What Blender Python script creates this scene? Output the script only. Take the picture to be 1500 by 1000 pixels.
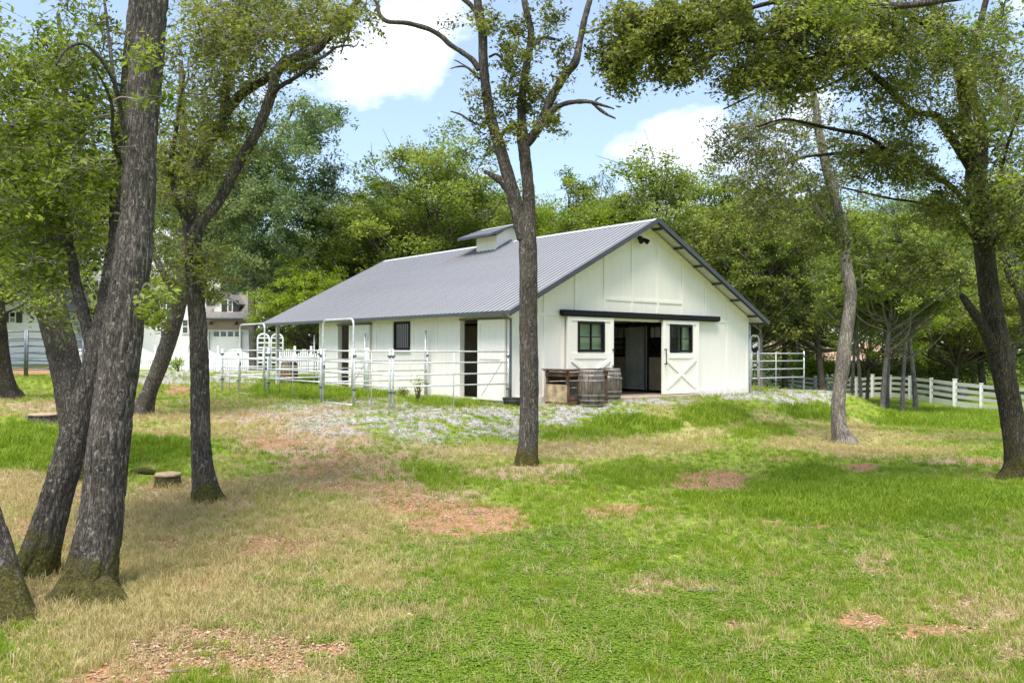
import bpy, math, random
import numpy as np
from mathutils import Matrix, Vector

# ------------------------------------------------------------------ camera, world, sun, exposure
for o in list(bpy.data.objects): bpy.data.objects.remove(o)
S = bpy.context.scene
COL = S.collection
CAM = np.array([-14.7796, -18.0453, 1.4321])
YAW, PITCH, ROLL, FPX = 0.687321, 0.010613, 0.004076, 1236.81
_fw = np.array([math.sin(YAW)*math.cos(PITCH), math.cos(YAW)*math.cos(PITCH), math.sin(PITCH)])
_r0 = np.array([math.cos(YAW), -math.sin(YAW), 0.0]); _u0 = np.cross(_r0, _fw)
RT = _r0*math.cos(ROLL)+_u0*math.sin(ROLL); UP = -_r0*math.sin(ROLL)+_u0*math.cos(ROLL); FW = _fw
cd = bpy.data.cameras.new('camera'); cam = bpy.data.objects.new('camera', cd); COL.objects.link(cam)
m = Matrix.Identity(4)
for i in range(3):
    m[i][0] = RT[i]; m[i][1] = UP[i]; m[i][2] = -FW[i]; m[i][3] = CAM[i]
cam.matrix_world = m
cd.sensor_width = 36; cd.lens = FPX/1500*36; cd.clip_start = .1; cd.clip_end = 3000
S.camera = cam
S.view_settings.view_transform = 'Standard'; S.view_settings.look = 'None'
S.view_settings.gamma = 1; S.view_settings.use_curve_mapping = False
S.view_settings.exposure = 1.34
SUN_EL, SUN_AZ = math.radians(65), math.radians(236)       # azimuth clockwise from +Y
W = bpy.data.worlds.new('World'); S.world = W; W.use_nodes = True
nt = W.node_tree; nt.nodes.clear()
def N(t, ty, **kw):
    n = t.nodes.new(ty)
    for k, v in kw.items():
        if k.startswith('i_'):
            k = k[2:]; k = int(k) if k.isdigit() else k
            n.inputs[k].default_value = v
        else: setattr(n, k, v)
    return n
sky = N(nt, 'ShaderNodeTexSky', sky_type='NISHITA', sun_disc=False, sun_elevation=SUN_EL, sun_rotation=SUN_AZ,
        air_density=1.0, dust_density=1.2, ozone_density=1.6, altitude=300)
tc = N(nt, 'ShaderNodeTexCoord')
mp = N(nt, 'ShaderNodeMapping'); mp.inputs['Scale'].default_value = (1, 1, 1.9)
mp.inputs['Location'].default_value = (0.33, 0.71, 0.12)
n1 = N(nt, 'ShaderNodeTexNoise', i_Scale=4.2, i_Detail=10.0, i_Roughness=.60)
cr = N(nt, 'ShaderNodeValToRGB'); cr.color_ramp.elements[0].position = .552; cr.color_ramp.elements[1].position = .86
veil = N(nt, 'ShaderNodeMix', data_type='RGBA', i_0=.22)
veil.inputs[7].default_value = (5.8, 7.0, 9.4, 1)
mx = N(nt, 'ShaderNodeMix', data_type='RGBA')
mx.inputs[7].default_value = (11.2, 11.1, 11.0, 1)
bg = N(nt, 'ShaderNodeBackground', i_Strength=.090); wo = N(nt, 'ShaderNodeOutputWorld')
L = nt.links.new
L(tc.outputs['Generated'], mp.inputs[0]); L(mp.outputs[0], n1.inputs['Vector'])
L(sky.outputs[0], veil.inputs[6]); L(veil.outputs[2], mx.inputs[6]); L(cr.outputs[0], mx.inputs[0])
CLOUDS = [(600, 70, 3.4, .07), (535, 100, 3.4, .06), (655, 40, 2.6, .07), (880, 215, 2.8, .07), (940, 205, 3.4, .09), (1010, 175, 4.0, .09), (690, 248, 2.2, .11), (1090, 150, 7, .05), (755, 100, 6, -.13), (600, 215, 6, -.09), (800, 190, 5, -.10), (430, 170, 5, -.05), (940, 110, 4, -.06)]
L(mx.outputs[2], bg.inputs[0]); L(bg.outputs[0], wo.inputs[0])
ld = bpy.data.lights.new('sun', 'SUN'); sun = bpy.data.objects.new('sun', ld); COL.objects.link(sun)
ld.energy = 2.9; ld.angle = math.radians(30); ld.color = (1, .955, .88)
sd = Vector((math.sin(SUN_AZ)*math.cos(SUN_EL), math.cos(SUN_AZ)*math.cos(SUN_EL), math.sin(SUN_EL)))
sun.rotation_euler = sd.to_track_quat('Z', 'Y').to_euler(); sun.location = (0, 0, 40)
S.cycles.use_denoising = True
S.cycles.max_bounces = 7; S.cycles.diffuse_bounces = 4; S.cycles.glossy_bounces = 3; S.cycles.transmission_bounces = 4
S.cycles.transparent_max_bounces = 6; S.cycles.sample_clamp_indirect = 4; S.cycles.caustics_reflective = False; S.cycles.caustics_refractive = False

# cloud banks at the bearings where they stand, broken up by the noise
acc = n1.outputs[0]
for u_, v_, deg, amp_ in CLOUDS:
    dr = FW + RT*((u_-750)/FPX) + UP*((500-v_)/FPX); dr = dr/np.linalg.norm(dr)
    dt = N(nt, 'ShaderNodeVectorMath', operation='DOT_PRODUCT'); dt.inputs[1].default_value = tuple(dr); L(tc.outputs['Generated'], dt.inputs[0])
    mr = N(nt, 'ShaderNodeMapRange', interpolation_type='SMOOTHSTEP', i_1=math.cos(math.radians(deg)), i_2=1.0, i_3=0.0, i_4=amp_); L(dt.outputs['Value'], mr.inputs[0])
    ad = N(nt, 'ShaderNodeMath', operation='ADD'); L(acc, ad.inputs[0]); L(mr.outputs[0], ad.inputs[1]); acc = ad.outputs[0]
L(acc, cr.inputs[0])

# ------------------------------------------------------------------ coordinates
def PX(u, v, d):
    """world point seen at photo pixel (u, v) at depth d metres along the view axis"""
    return CAM + d*(FW + RT*((u-750)/FPX) + UP*((500-v)/FPX))
def DL(d, l, z=0.0):
    p = CAM[:2] + d*np.array([math.sin(YAW), math.cos(YAW)]) + l*np.array([math.cos(YAW), -math.sin(YAW)])
    return np.array([p[0], p[1], z])
def to_px(p):
    q = p-CAM; z = q@FW; zz = np.where(np.abs(z) < .05, .05, z)
    return 750+FPX*(q@RT)/zz, 500-FPX*(q@UP)/zz, z

def _h(ix, iy, iz, s):
    n = (ix*374761393 + iy*668265263 + iz*2147483647 + s*974711) & 0xffffffff
    n = ((n ^ (n >> 13))*1274126177) & 0xffffffff
    n = ((n ^ (n >> 16))*2246822519) & 0xffffffff
    return ((n ^ (n >> 15)) & 0xffffff)/float(0xffffff)
def vnoise(x, y, z=0.0, s=0):
    x, y, z = np.broadcast_arrays(np.asarray(x, float), np.asarray(y, float), np.asarray(z, float))
    fx, fy, fz = np.floor(x), np.floor(y), np.floor(z)
    ix, iy, iz = fx.astype(np.int64), fy.astype(np.int64), fz.astype(np.int64)
    tx, ty, tz = x-fx, y-fy, z-fz
    tx = tx*tx*(3-2*tx); ty = ty*ty*(3-2*ty); tz = tz*tz*(3-2*tz)
    r = 0
    for a in (0, 1):
        for b in (0, 1):
            for c in (0, 1):
                w = (tx if a else 1-tx)*(ty if b else 1-ty)*(tz if c else 1-tz)
                r = r+w*_h(ix+a, iy+b, iz+c, s)
    return r
def fbm(x, y, z=0.0, s=0, o=4):
    r = 0; a = .5; t = 0
    for i in range(o):
        r = r+a*vnoise(x*2**i, y*2**i, np.asarray(z)*2**i, s+i*17); t += a; a *= .5
    return r/t
def sst(a, b, x):
    t = np.clip((x-a)/(b-a), 0, 1); return t*t*(3-2*t)

# terrain: smooth blend of measured heights (depth, lateral, z), plus the level pad of the barn
_ctl = np.array([(3,0,-.75),(3,-3,-.72),(3,3,-.75),(7.3,-4,-.70),(10,0,-.76),(10,6,-.82),(8,-8,-.62),(11.4,-4.2,-.65),(12.9,-6.7,-.62),
 (15.4,.3,-.70),(16,9.5,-.9),(15,5,-.86),(18,-3,-.42),(18,-7,-.38),(21,-9.2,-.2),(22,-13,.12),(22,8.5,-1.02),(20,4.5,-.72),(19,1,-.45),
 (30,14,-1.15),(38,16,-1.35),(42,24,-1.6),(66,24,-2.0),(80,24,-2.1),(45,-5,0),(30,-9,-.03),(31,-17,.4),(48,-15,.15),(75,-25,.8),(75,-10,.6),
 (60,5,-.8),(60,14,-1.5),(100,-40,1.1),(100,30,-1.8),(100,0,-.3),(45,45,-1.6),(0,0,-.75),(-8,0,-.8),(28,30,-1.3),(20,20,-1.1),(20,-25,.2),
 (140,-60,1.2),(140,60,-1.8),(160,0,-.3),(24,0,-.1),(23,4,-.35)], float)
_cp = np.array([DL(a, b)[:2] for a, b, c in _ctl])
def gz(x, y):
    x = np.asarray(x, float); y = np.asarray(y, float)
    shp = x.shape; x = x.ravel(); y = y.ravel(); out = np.empty_like(x)
    for i in range(0, len(x), 40000):
        X = x[i:i+40000, None]; Y = y[i:i+40000, None]
        d2 = (X-_cp[:, 0])**2+(Y-_cp[:, 1])**2
        dist = np.sqrt((X[:, 0]-CAM[0])**2+(Y[:, 0]-CAM[1])**2)
        w = 1/(d2+(0.6+.02*dist[:, None])**2)**1.6
        z = (w*_ctl[:, 2]).sum(1)/w.sum(1)
        xx, yy = X[:, 0], Y[:, 0]
        dx = np.maximum(np.maximum(-4.4-xx, xx-14.8), 0); dy = np.maximum(np.maximum(-.9-yy, yy-17), 0)
        dd = np.hypot(dx, dy)
        k = 1-sst(.1, 3.4, dd)
        z = z*(1-k)+(-.06+0*z)*k
        z += .035*(fbm(xx*.8, yy*.8, 0, 5, 3)-.5)*sst(.2, 3, dd)
        out[i:i+40000] = z
    return out.reshape(shp)
def GP(u, v, it=12):
    """ground point under photo pixel (u, v)"""
    r = FW + RT*((u-750)/FPX) + UP*((500-v)/FPX)
    z = -.5; p = None
    for _ in range(it):
        t = (z-CAM[2])/r[2]; t = max(2, min(t, 200)); p = CAM+r*t
        z = .5*z+.5*float(gz(p[0], p[1]))
    return np.array([p[0], p[1], float(gz(p[0], p[1]))])
def depth(p): return float((np.asarray(p)-CAM)@FW)

# ------------------------------------------------------------------ mesh helpers
class MB:
    def __init__(s): s.v = []; s.f = []; s.n = 0; s.t = []; s.mi = []
    def add(s, v, f, tint=None, mi=0):
        v = np.asarray(v, float).reshape(-1, 3); f = np.asarray(f, np.int64)
        s.v.append(v); s.f.append(f+s.n); s.n += len(v)
        s.t.append(np.full(len(f), .5) if tint is None else np.broadcast_to(np.asarray(tint, float), (len(f),)))
        s.mi.append(np.full(len(f), mi))
        return s
    def box(s, x0, x1, y0, y1, z0, z1, **k):
        v = [(x, y, z) for z in (z0, z1) for y in (y0, y1) for x in (x0, x1)]
        return s.add(v, [(0,2,3,1),(4,5,7,6),(0,1,5,4),(2,6,7,3),(0,4,6,2),(1,3,7,5)], **k)
    def obox(s, c, ax, ay, az, **k):
        """oriented box, half-axis vectors"""
        c, ax, ay, az = map(np.asarray, (c, ax, ay, az))
        v = [c+a*ax+b*ay+g*az for g in (-1, 1) for b in (-1, 1) for a in (-1, 1)]
        return s.add(v, [(0,2,3,1),(4,5,7,6),(0,1,5,4),(2,6,7,3),(0,4,6,2),(1,3,7,5)], **k)
    def bar(s, a, b, w, h, up=(0, 0, 1), **k):
        a = np.asarray(a, float); b = np.asarray(b, float); d = b-a; L_ = np.linalg.norm(d); d = d/L_
        sx = np.cross(d, up); sx /= np.linalg.norm(sx); sy = np.cross(sx, d)
        return s.obox((a+b)/2, d*L_/2, sx*w/2, sy*h/2, **k)
    def prism(s, poly, axis, a, b, **k):
        """extrude a 2D polygon along axis 0/1/2 from a to b"""
        n = len(poly); v = []
        for t in (a, b):
            for p in poly:
                q = list(p); q.insert(axis, t); v.append(q)
        base = s.n
        s.v.append(np.array(v, float)); s.n += 2*n
        s._ng = getattr(s, '_ng', [])
        s._ng.append(([base+i for i in range(n)], k.get('mi', 0))); s._ng.append(([base+n+i for i in range(n)][::-1], k.get('mi', 0)))
        f = [(i, (i+1) % n, n+(i+1) % n, n+i) for i in range(n)]
        s.f.append(np.array(f)+base); s.t.append(np.full(n, .5)); s.mi.append(np.full(n, k.get('mi', 0)))
        return s
    def tube(s, P, R, sides=8, cap=True, disp=None, tint=None, mi=0):
        P = np.asarray(P, float); R = np.broadcast_to(np.asarray(R, float), (len(P),))
        T = np.gradient(P, axis=0); T /= np.linalg.norm(T, axis=1)[:, None]+1e-9
        ref = np.array([1., 0, 0]) if abs(T[0][0]) < .8 else np.array([0, 1., 0])
        A = np.empty_like(P); a = ref
        for i in range(len(P)):
            a = a-T[i]*(a@T[i]); a /= np.linalg.norm(a)+1e-9; A[i] = a
        B = np.cross(T, A)
        th = np.arange(sides)*2*math.pi/sides
        RR = R[:, None]*np.ones(sides)
        if disp is not None: RR = RR*disp(P, th, R)
        V = P[:, None]+RR[..., None]*(A[:, None]*np.cos(th)[None, :, None]+B[:, None]*np.sin(th)[None, :, None])
        n = len(P); i = np.arange(n-1)[:, None]*sides; j = np.arange(sides)[None]; jn = (j+1) % sides
        F = np.stack([i+j, i+jn, i+sides+jn, i+sides+j], -1).reshape(-1, 4)
        base = s.n
        s.add(V.reshape(-1, 3), F, tint=tint, mi=mi)
        if cap and sides > 2:
            s._ng = getattr(s, '_ng', [])
            s._ng.append(([base+k for k in range(sides)][::-1], mi)); s._ng.append(([base+(n-1)*sides+k for k in range(sides)], mi))
        return s
    def mesh(s, name, mats, smooth=False):
        me = bpy.data.meshes.new(name)
        v = np.concatenate(s.v) if s.v else np.zeros((0, 3))
        q = [f for f in s.f]; tot = []; st = []; idx = []; pos = 0; mi = []
        for f, m_ in zip(q, s.mi):
            k = f.shape[1]
            idx.append(f.ravel()); tot.append(np.full(len(f), k)); mi.append(m_)
        for ng, m_ in getattr(s, '_ng', []):
            idx.append(np.array(ng)); tot.append(np.array([len(ng)])); mi.append(np.array([m_]))
        idx = np.concatenate(idx); tot = np.concatenate(tot); mi = np.concatenate(mi)
        st = np.concatenate([[0], np.cumsum(tot)[:-1]])
        me.vertices.add(len(v)); me.vertices.foreach_set('co', v.astype(np.float32).ravel())
        me.loops.add(len(idx)); me.loops.foreach_set('vertex_index', idx.astype(np.int32))
        me.polygons.add(len(tot)); me.polygons.foreach_set('loop_start', st.astype(np.int32)); me.polygons.foreach_set('loop_total', tot.astype(np.int32))
        me.polygons.foreach_set('material_index', mi.astype(np.int32))
        me.polygons.foreach_set('use_smooth', np.full(len(tot), smooth))
        t = np.concatenate(s.t) if s.t else np.zeros(0)
        t = np.concatenate([t, np.full(len(tot)-len(t), .5)])
        at = me.attributes.new('tint', 'FLOAT', 'FACE'); at.data.foreach_set('value', t.astype(np.float32))
        for mm in (mats if isinstance(mats, (list, tuple)) else [mats]): me.materials.append(mm)
        me.update(calc_edges=True); me.validate()
        return me
    def obj(s, name, mats, parent=None, smooth=False, kind=None):
        return mkobj(name, s.mesh(name, mats, smooth), parent, kind)
def mkobj(name, me, parent=None, kind=None, loc=None, rot=None, scale=None):
    o = bpy.data.objects.new(name, me); COL.objects.link(o)
    if parent is not None: o.parent = parent
    if kind: o['kind'] = kind
    if loc is not None: o.location = loc
    if rot is not None: o.rotation_euler = rot
    if scale is not None: o.scale = scale
    return o
def tag(o, label, cat, group=None, kind=None):
    o['label'] = label; o['category'] = cat
    if group: o['group'] = group
    if kind: o['kind'] = kind
    return o
def empty(name, loc, label, cat, group=None, rz=0):
    o = bpy.data.objects.new(name, None); COL.objects.link(o); o.location = loc; o.rotation_euler = (0, 0, rz)
    o.empty_display_size = .2
    return tag(o, label, cat, group)
def dup(root, loc, rz=0, scale=1, label=None):
    r = root.copy(); COL.objects.link(r); r.location = loc; r.rotation_euler = (0, 0, rz); r.scale = (scale,)*3
    if label: r['label'] = label
    for ch in list(root.children):
        c = ch.copy(); COL.objects.link(c); c.parent = r
        for g in ch.children:
            d = g.copy(); COL.objects.link(d); d.parent = c
    return r
def spline(P, n=8):
    """Catmull-Rom through points of any dimension"""
    P = np.asarray(P, float); Q = np.vstack([2*P[0]-P[1], P, 2*P[-1]-P[-2]]); out = []
    for i in range(1, len(Q)-2):
        t = np.linspace(0, 1, n, endpoint=False)[:, None]
        a, b, c, d = Q[i-1], Q[i], Q[i+1], Q[i+2]
        out.append(.5*((2*b)+(-a+c)*t+(2*a-5*b+4*c-d)*t*t+(-a+3*b-3*c+d)*t**3))
    out.append(P[-1:]); return np.vstack(out)

# ------------------------------------------------------------------ materials
def newmat(name):
    m_ = bpy.data.materials.new(name); m_.use_nodes = True; t = m_.node_tree
    return m_, t, t.nodes['Principled BSDF'], t.links.new
def ramp(t, stops):
    r = N(t, 'ShaderNodeValToRGB'); e = r.color_ramp.elements
    while len(e) < len(stops): e.new(.5)
    for k, (p, c) in zip(e, stops): k.position = p; k.color = (*c, 1)
    return r
def simple(name, col, rough=.6, metal=0, var=.12, scale=6, bump=.0, bscale=60, spec=.5, col2=None, stretch=(1, 1, 1), dirt=0):
    m_, t, b, L = newmat(name)
    tc = N(t, 'ShaderNodeTexCoord'); mpn = N(t, 'ShaderNodeMapping'); mpn.inputs['Scale'].default_value = stretch
    L(tc.outputs['Object'], mpn.inputs[0])
    n = N(t, 'ShaderNodeTexNoise', i_Scale=scale, i_Detail=6.0, i_Roughness=.6); L(mpn.outputs[0], n.inputs['Vector'])
    c2 = col2 or tuple(c*(1-var) for c in col); c1 = tuple(min(1, c*(1+var*.5)) for c in col)
    r = ramp(t, [(.35, c2), (.65, c1)]); L(n.outputs[0], r.inputs[0])
    out = r.outputs[0]
    if dirt:
        ge = N(t, 'ShaderNodeNewGeometry'); sp = N(t, 'ShaderNodeSeparateXYZ'); L(ge.outputs['Position'], sp.inputs[0])
        nd = N(t, 'ShaderNodeTexNoise', i_Scale=5.0, i_Detail=7.0, i_Roughness=.7); L(ge.outputs['Position'], nd.inputs['Vector'])
        ma = N(t, 'ShaderNodeMath', operation='MULTIPLY_ADD'); ma.inputs[1].default_value = .55; L(nd.outputs[0], ma.inputs[0]); 
        iv = N(t, 'ShaderNodeMath', operation='MULTIPLY'); iv.inputs[1].default_value = -.75; L(sp.outputs[2], iv.inputs[0]); L(iv.outputs[0], ma.inputs[2])
        rd = ramp(t, [(.12, (0, 0, 0)), (.42, (dirt,)*3)]); L(ma.outputs[0], rd.inputs[0])
        md_ = N(t, 'ShaderNodeMix', data_type='RGBA'); md_.inputs[7].default_value = (.42, .33, .22, 1); L(rd.outputs[0], md_.inputs[0]); L(out, md_.inputs[6]); out = md_.outputs[2]
    L(out, b.inputs['Base Color']); b.inputs['Roughness'].default_value = rough; b.inputs['Metallic'].default_value = metal
    b.inputs['Specular IOR Level'].default_value = spec
    if bump:
        n2 = N(t, 'ShaderNodeTexNoise', i_Scale=bscale, i_Detail=4.0); L(mpn.outputs[0], n2.inputs['Vector'])
        bp = N(t, 'ShaderNodeBump', i_Strength=bump, i_Distance=.02); L(n2.outputs[0], bp.inputs['Height']); L(bp.outputs[0], b.inputs['Normal'])
    return m_
def leafmat(name, lo, mid, hi, trans=.38, inst=False, rough=.5, tw=(1.25, 1.25, .7), spec=.35):
    m_, t, b, L = newmat(name)
    at = N(t, 'ShaderNodeAttribute', attribute_name='tint', attribute_type='INSTANCER' if inst else 'GEOMETRY')
    fac = at.outputs['Fac']
    if inst:
        a2 = N(t, 'ShaderNodeAttribute', attribute_name='tint', attribute_type='GEOMETRY')
        mm = N(t, 'ShaderNodeMath', operation='MULTIPLY_ADD'); mm.inputs[1].default_value = .45
        L(a2.outputs['Fac'], mm.inputs[0]); ma = N(t, 'ShaderNodeMath', operation='MULTIPLY'); ma.inputs[1].default_value = .55
        L(at.outputs['Fac'], ma.inputs[0]); L(ma.outputs[0], mm.inputs[2]); fac = mm.outputs[0]
    r = ramp(t, [(.0, lo), (.5, mid), (1, hi)]); L(fac, r.inputs[0])
    L(r.outputs[0], b.inputs['Base Color']); b.inputs['Roughness'].default_value = rough; b.inputs['Specular IOR Level'].default_value = spec
    tr = N(t, 'ShaderNodeBsdfTranslucent'); ml = N(t, 'ShaderNodeMix', data_type='RGBA', blend_type='MULTIPLY', i_0=1.0)
    ml.inputs[7].default_value = (*tw, 1); L(r.outputs[0], ml.inputs[6]); L(ml.outputs[2], tr.inputs[0])
    ms = N(t, 'ShaderNodeMixShader', i_0=trans); L(b.outputs[0], ms.inputs[1]); L(tr.outputs[0], ms.inputs[2])
    L(ms.outputs[0], t.nodes['Material Output'].inputs[0])
    return m_
def barkmat(name, dark, light, lichen=.5, moss=0.0, scale=1.0, mossz=.55, mossall=0.0):
    m_, t, b, L = newmat(name)
    geo = N(t, 'ShaderNodeNewGeometry'); mpn = N(t, 'ShaderNodeMapping'); mpn.inputs['Scale'].default_value = (50*scale, 50*scale, 11*scale)
    L(geo.outputs['Position'], mpn.inputs[0])
    vo = N(t, 'ShaderNodeTexVoronoi', feature='DISTANCE_TO_EDGE', i_Scale=1.0)
    nz = N(t, 'ShaderNodeTexNoise', i_Scale=1.1, i_Detail=8.0, i_Roughness=.65); L(mpn.outputs[0], nz.inputs['Vector'])
    vm = N(t, 'ShaderNodeMix', data_type='VECTOR', i_0=.35); 
    L(mpn.outputs[0], vm.inputs[4]); L(nz.outputs['Color'], vm.inputs[5]); 
    ad = N(t, 'ShaderNodeVectorMath', operation='MULTIPLY_ADD'); ad.inputs[1].default_value = (1.6, 1.6, 1.6)
    L(nz.outputs['Color'], ad.inputs[0]); L(mpn.outputs[0], ad.inputs[2]); L(ad.outputs[0], vo.inputs['Vector'])
    mp3 = N(t, 'ShaderNodeMapping'); mp3.inputs['Scale'].default_value = (34*scale, 34*scale, 4.2*scale); L(geo.outputs['Position'], mp3.inputs[0])
    nr = N(t, 'ShaderNodeTexNoise', i_Scale=1.0, i_Detail=5.0, i_Roughness=.6, i_Distortion=.6); L(mp3.outputs[0], nr.inputs['Vector'])
    s1 = N(t, 'ShaderNodeMath', operation='SUBTRACT'); s1.inputs[1].default_value = .5; L(nr.outputs[0], s1.inputs[0])
    s2 = N(t, 'ShaderNodeMath', operation='ABSOLUTE'); L(s1.outputs[0], s2.inputs[0])
    s3 = N(t, 'ShaderNodeMath', operation='MULTIPLY', use_clamp=True); s3.inputs[1].default_value = 4.2; L(s2.outputs[0], s3.inputs[0])
    vs = N(t, 'ShaderNodeMath', operation='MULTIPLY', use_clamp=True); vs.inputs[1].default_value = 2.4; L(vo.outputs['Distance'], vs.inputs[0])
    hm = N(t, 'ShaderNodeMix', data_type='FLOAT', i_0=.33); L(s3.outputs[0], hm.inputs[2]); L(vs.outputs[0], hm.inputs[3])
    rr = ramp(t, [(.05, tuple(c*.38 for c in dark)), (.28, dark), (.75, light)]); L(hm.outputs[0], rr.inputs[0])
    n2 = N(t, 'ShaderNodeTexNoise', i_Scale=2.2, i_Detail=5.0); L(geo.outputs['Position'], n2.inputs['Vector'])
    mb = N(t, 'ShaderNodeMix', data_type='RGBA', blend_type='MULTIPLY', i_0=.75); r2 = ramp(t, [(.3, (.55, .54, .53)), (.7, (1.25, 1.22, 1.18))])
    L(n2.outputs[0], r2.inputs[0]); L(rr.outputs[0], mb.inputs[6]); L(r2.outputs[0], mb.inputs[7])
    # lichen patches
    n3 = N(t, 'ShaderNodeTexNoise', i_Scale=17.0, i_Detail=5.0, i_Roughness=.7); L(geo.outputs['Position'], n3.inputs['Vector'])
    r3 = ramp(t, [(.64-.06*lichen, (0, 0, 0)), (.69-.04*lichen, (1, 1, 1))]); L(n3.outputs[0], r3.inputs[0])
    m3 = N(t, 'ShaderNodeMix', data_type='RGBA'); m3.inputs[7].default_value = (.44, .44, .39, 1)
    mfac = N(t, 'ShaderNodeMath', operation='MULTIPLY'); mfac.inputs[1].default_value = .85*lichen
    L(r3.outputs[0], mfac.inputs[0]); L(mfac.outputs[0], m3.inputs[0]); L(mb.outputs[2], m3.inputs[6])
    out = m3.outputs[2]
    if moss or mossall:
        sp = N(t, 'ShaderNodeSeparateXYZ'); L(geo.outputs['Position'], sp.inputs[0])
        mr = N(t, 'ShaderNodeMapRange', i_1=-.85, i_2=-.85+mossz+.25, i_3=moss+.26, i_4=mossall); L(sp.outputs[2], mr.inputs[0])
        n4 = N(t, 'ShaderNodeTexNoise', i_Scale=5.0, i_Detail=6.0, i_Roughness=.7); L(geo.outputs['Position'], n4.inputs['Vector'])
        sm = N(t, 'ShaderNodeMath', operation='ADD'); L(mr.outputs[0], sm.inputs[0]); n4b = N(t, 'ShaderNodeMath', operation='MULTIPLY'); n4b.inputs[1].default_value = 1.6; L(n4.outputs[0], n4b.inputs[0]); L(n4b.outputs[0], sm.inputs[1])
        r4 = ramp(t, [(.88, (0, 0, 0)), (1.0, (1, 1, 1))]); sm2 = N(t, 'ShaderNodeMath', operation='MULTIPLY'); sm2.inputs[1].default_value = .62
        L(sm.outputs[0], sm2.inputs[0]); L(sm2.outputs[0], r4.inputs[0]); r4.color_ramp.elements[0].position = .62; r4.color_ramp.elements[1].position = .8
        m4 = N(t, 'ShaderNodeMix', data_type='RGBA'); n5 = N(t, 'ShaderNodeTexNoise', i_Scale=40.0, i_Detail=3.0)
        L(geo.outputs['Position'], n5.inputs['Vector']); r5 = ramp(t, [(.3, (.035, .035, .012)), (.7, (.15, .135, .035))]); L(n5.outputs[0], r5.inputs[0])
        L(r4.outputs[0], m4.inputs[0]); L(out, m4.inputs[6]); L(r5.outputs[0], m4.inputs[7]); out = m4.outputs[2]
    L(out, b.inputs['Base Color']); b.inputs['Roughness'].default_value = .92; b.inputs['Specular IOR Level'].default_value = .15
    mm = N(t, 'ShaderNodeMath', operation='MINIMUM'); mm.inputs[1].default_value = .8; L(hm.outputs[0], mm.inputs[0])
    n6 = N(t, 'ShaderNodeTexNoise', i_Scale=70.0, i_Detail=4.0); L(geo.outputs['Position'], n6.inputs['Vector'])
    ma = N(t, 'ShaderNodeMath', operation='MULTIPLY_ADD'); ma.inputs[1].default_value = .25; L(n6.outputs[0], ma.inputs[0]); L(mm.outputs[0], ma.inputs[2])
    bp = N(t, 'ShaderNodeBump', i_Strength=.9, i_Distance=.035); L(ma.outputs[0], bp.inputs['Height']); L(bp.outputs[0], b.inputs['Normal'])
    return m_

M = {}
M['white'] = simple('white_siding_paint', (.90, .85, .76), .55, var=.04, scale=1.2, dirt=.55, bump=.15, bscale=(40), stretch=(6, 6, .8))
M['trim'] = simple('white_trim_paint', (.90, .86, .78), .5, dirt=.5, var=.04, scale=3)
M['roof'] = simple('grey_roof_steel', (.47, .465, .46), .36, metal=.45, var=.08, scale=.8, bump=.02)
def rib_shade():  # shade lines along the ribs, painted into the steel colour by face tint
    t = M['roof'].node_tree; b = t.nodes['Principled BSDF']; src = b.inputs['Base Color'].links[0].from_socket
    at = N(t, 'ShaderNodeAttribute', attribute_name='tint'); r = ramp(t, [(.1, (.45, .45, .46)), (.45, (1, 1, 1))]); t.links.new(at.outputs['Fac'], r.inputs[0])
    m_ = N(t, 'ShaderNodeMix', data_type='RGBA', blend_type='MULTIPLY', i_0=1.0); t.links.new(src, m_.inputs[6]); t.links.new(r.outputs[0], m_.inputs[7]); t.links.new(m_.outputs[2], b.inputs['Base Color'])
rib_shade()
M['soffit'] = simple('pale_steel_underside', (.55, .55, .50), .5, var=.15, scale=1.5)
M['cap'] = simple('sky_lit_ridge_steel', (.60, .60, .60), .4, metal=.2, var=.08)  # same metal as the roof, with the sky's brightness put into its colour
M['dark'] = simple('dark_grey_trim', (.052, .058, .07), .42, var=.2, scale=3)
M['black'] = simple('black_steel', (.010, .010, .011), .6, var=.2, spec=.2)
M['galv'] = simple('galvanised_steel', (.62, .64, .63), .42, metal=.3, var=.25, scale=9)
M['galvdark'] = simple('dark_galvanised_steel', (.14, .15, .17), .45, metal=.5, var=.3, scale=9)
M['stallpanel'] = simple('tan_stall_board', (.36, .31, .22), .6, var=.2, scale=3)
M['stalldoor'] = simple('dull_galvanised_sheet', (.40, .43, .40), .5, metal=.1, var=.35, scale=2.2, stretch=(1, 1, .5))
M['concrete'] = simple('tan_concrete', (.42, .34, .24), .85, var=.2, scale=2.5, bump=.1)
M['rubber'] = simple('black_rubber', (.012, .014, .013), .7, var=.2)
M['fence'] = simple('white_vinyl', (.80, .80, .78), .4, var=.05, scale=2)
M['housewhite'] = simple('white_house_siding', (.80, .80, .79), .6, var=.04, scale=.6)
M['shingle'] = simple('grey_shingles', (.20, .19, .175), .9, var=.3, scale=5, bump=.3, bscale=14)
M['shutter'] = simple('charcoal_shutter', (.035, .042, .052), .5)
M['brick'] = simple('pink_brick', (.42, .27, .20), .85, var=.3, scale=9, bump=.3, col2=(.55, .45, .38), stretch=(1, 1, 3))
M['tanroof'] = simple('pink_tan_roof_tiles', (.48, .33, .25), .85, var=.25, scale=4)
M['soil'] = simple('stone', (.34, .31, .28), .9, var=.3, scale=3, bump=.4, bscale=8)
M['darkglass'] = simple('dark_window_glass', (.03, .04, .04), .06, var=.3, scale=1, spec=.8)
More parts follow.
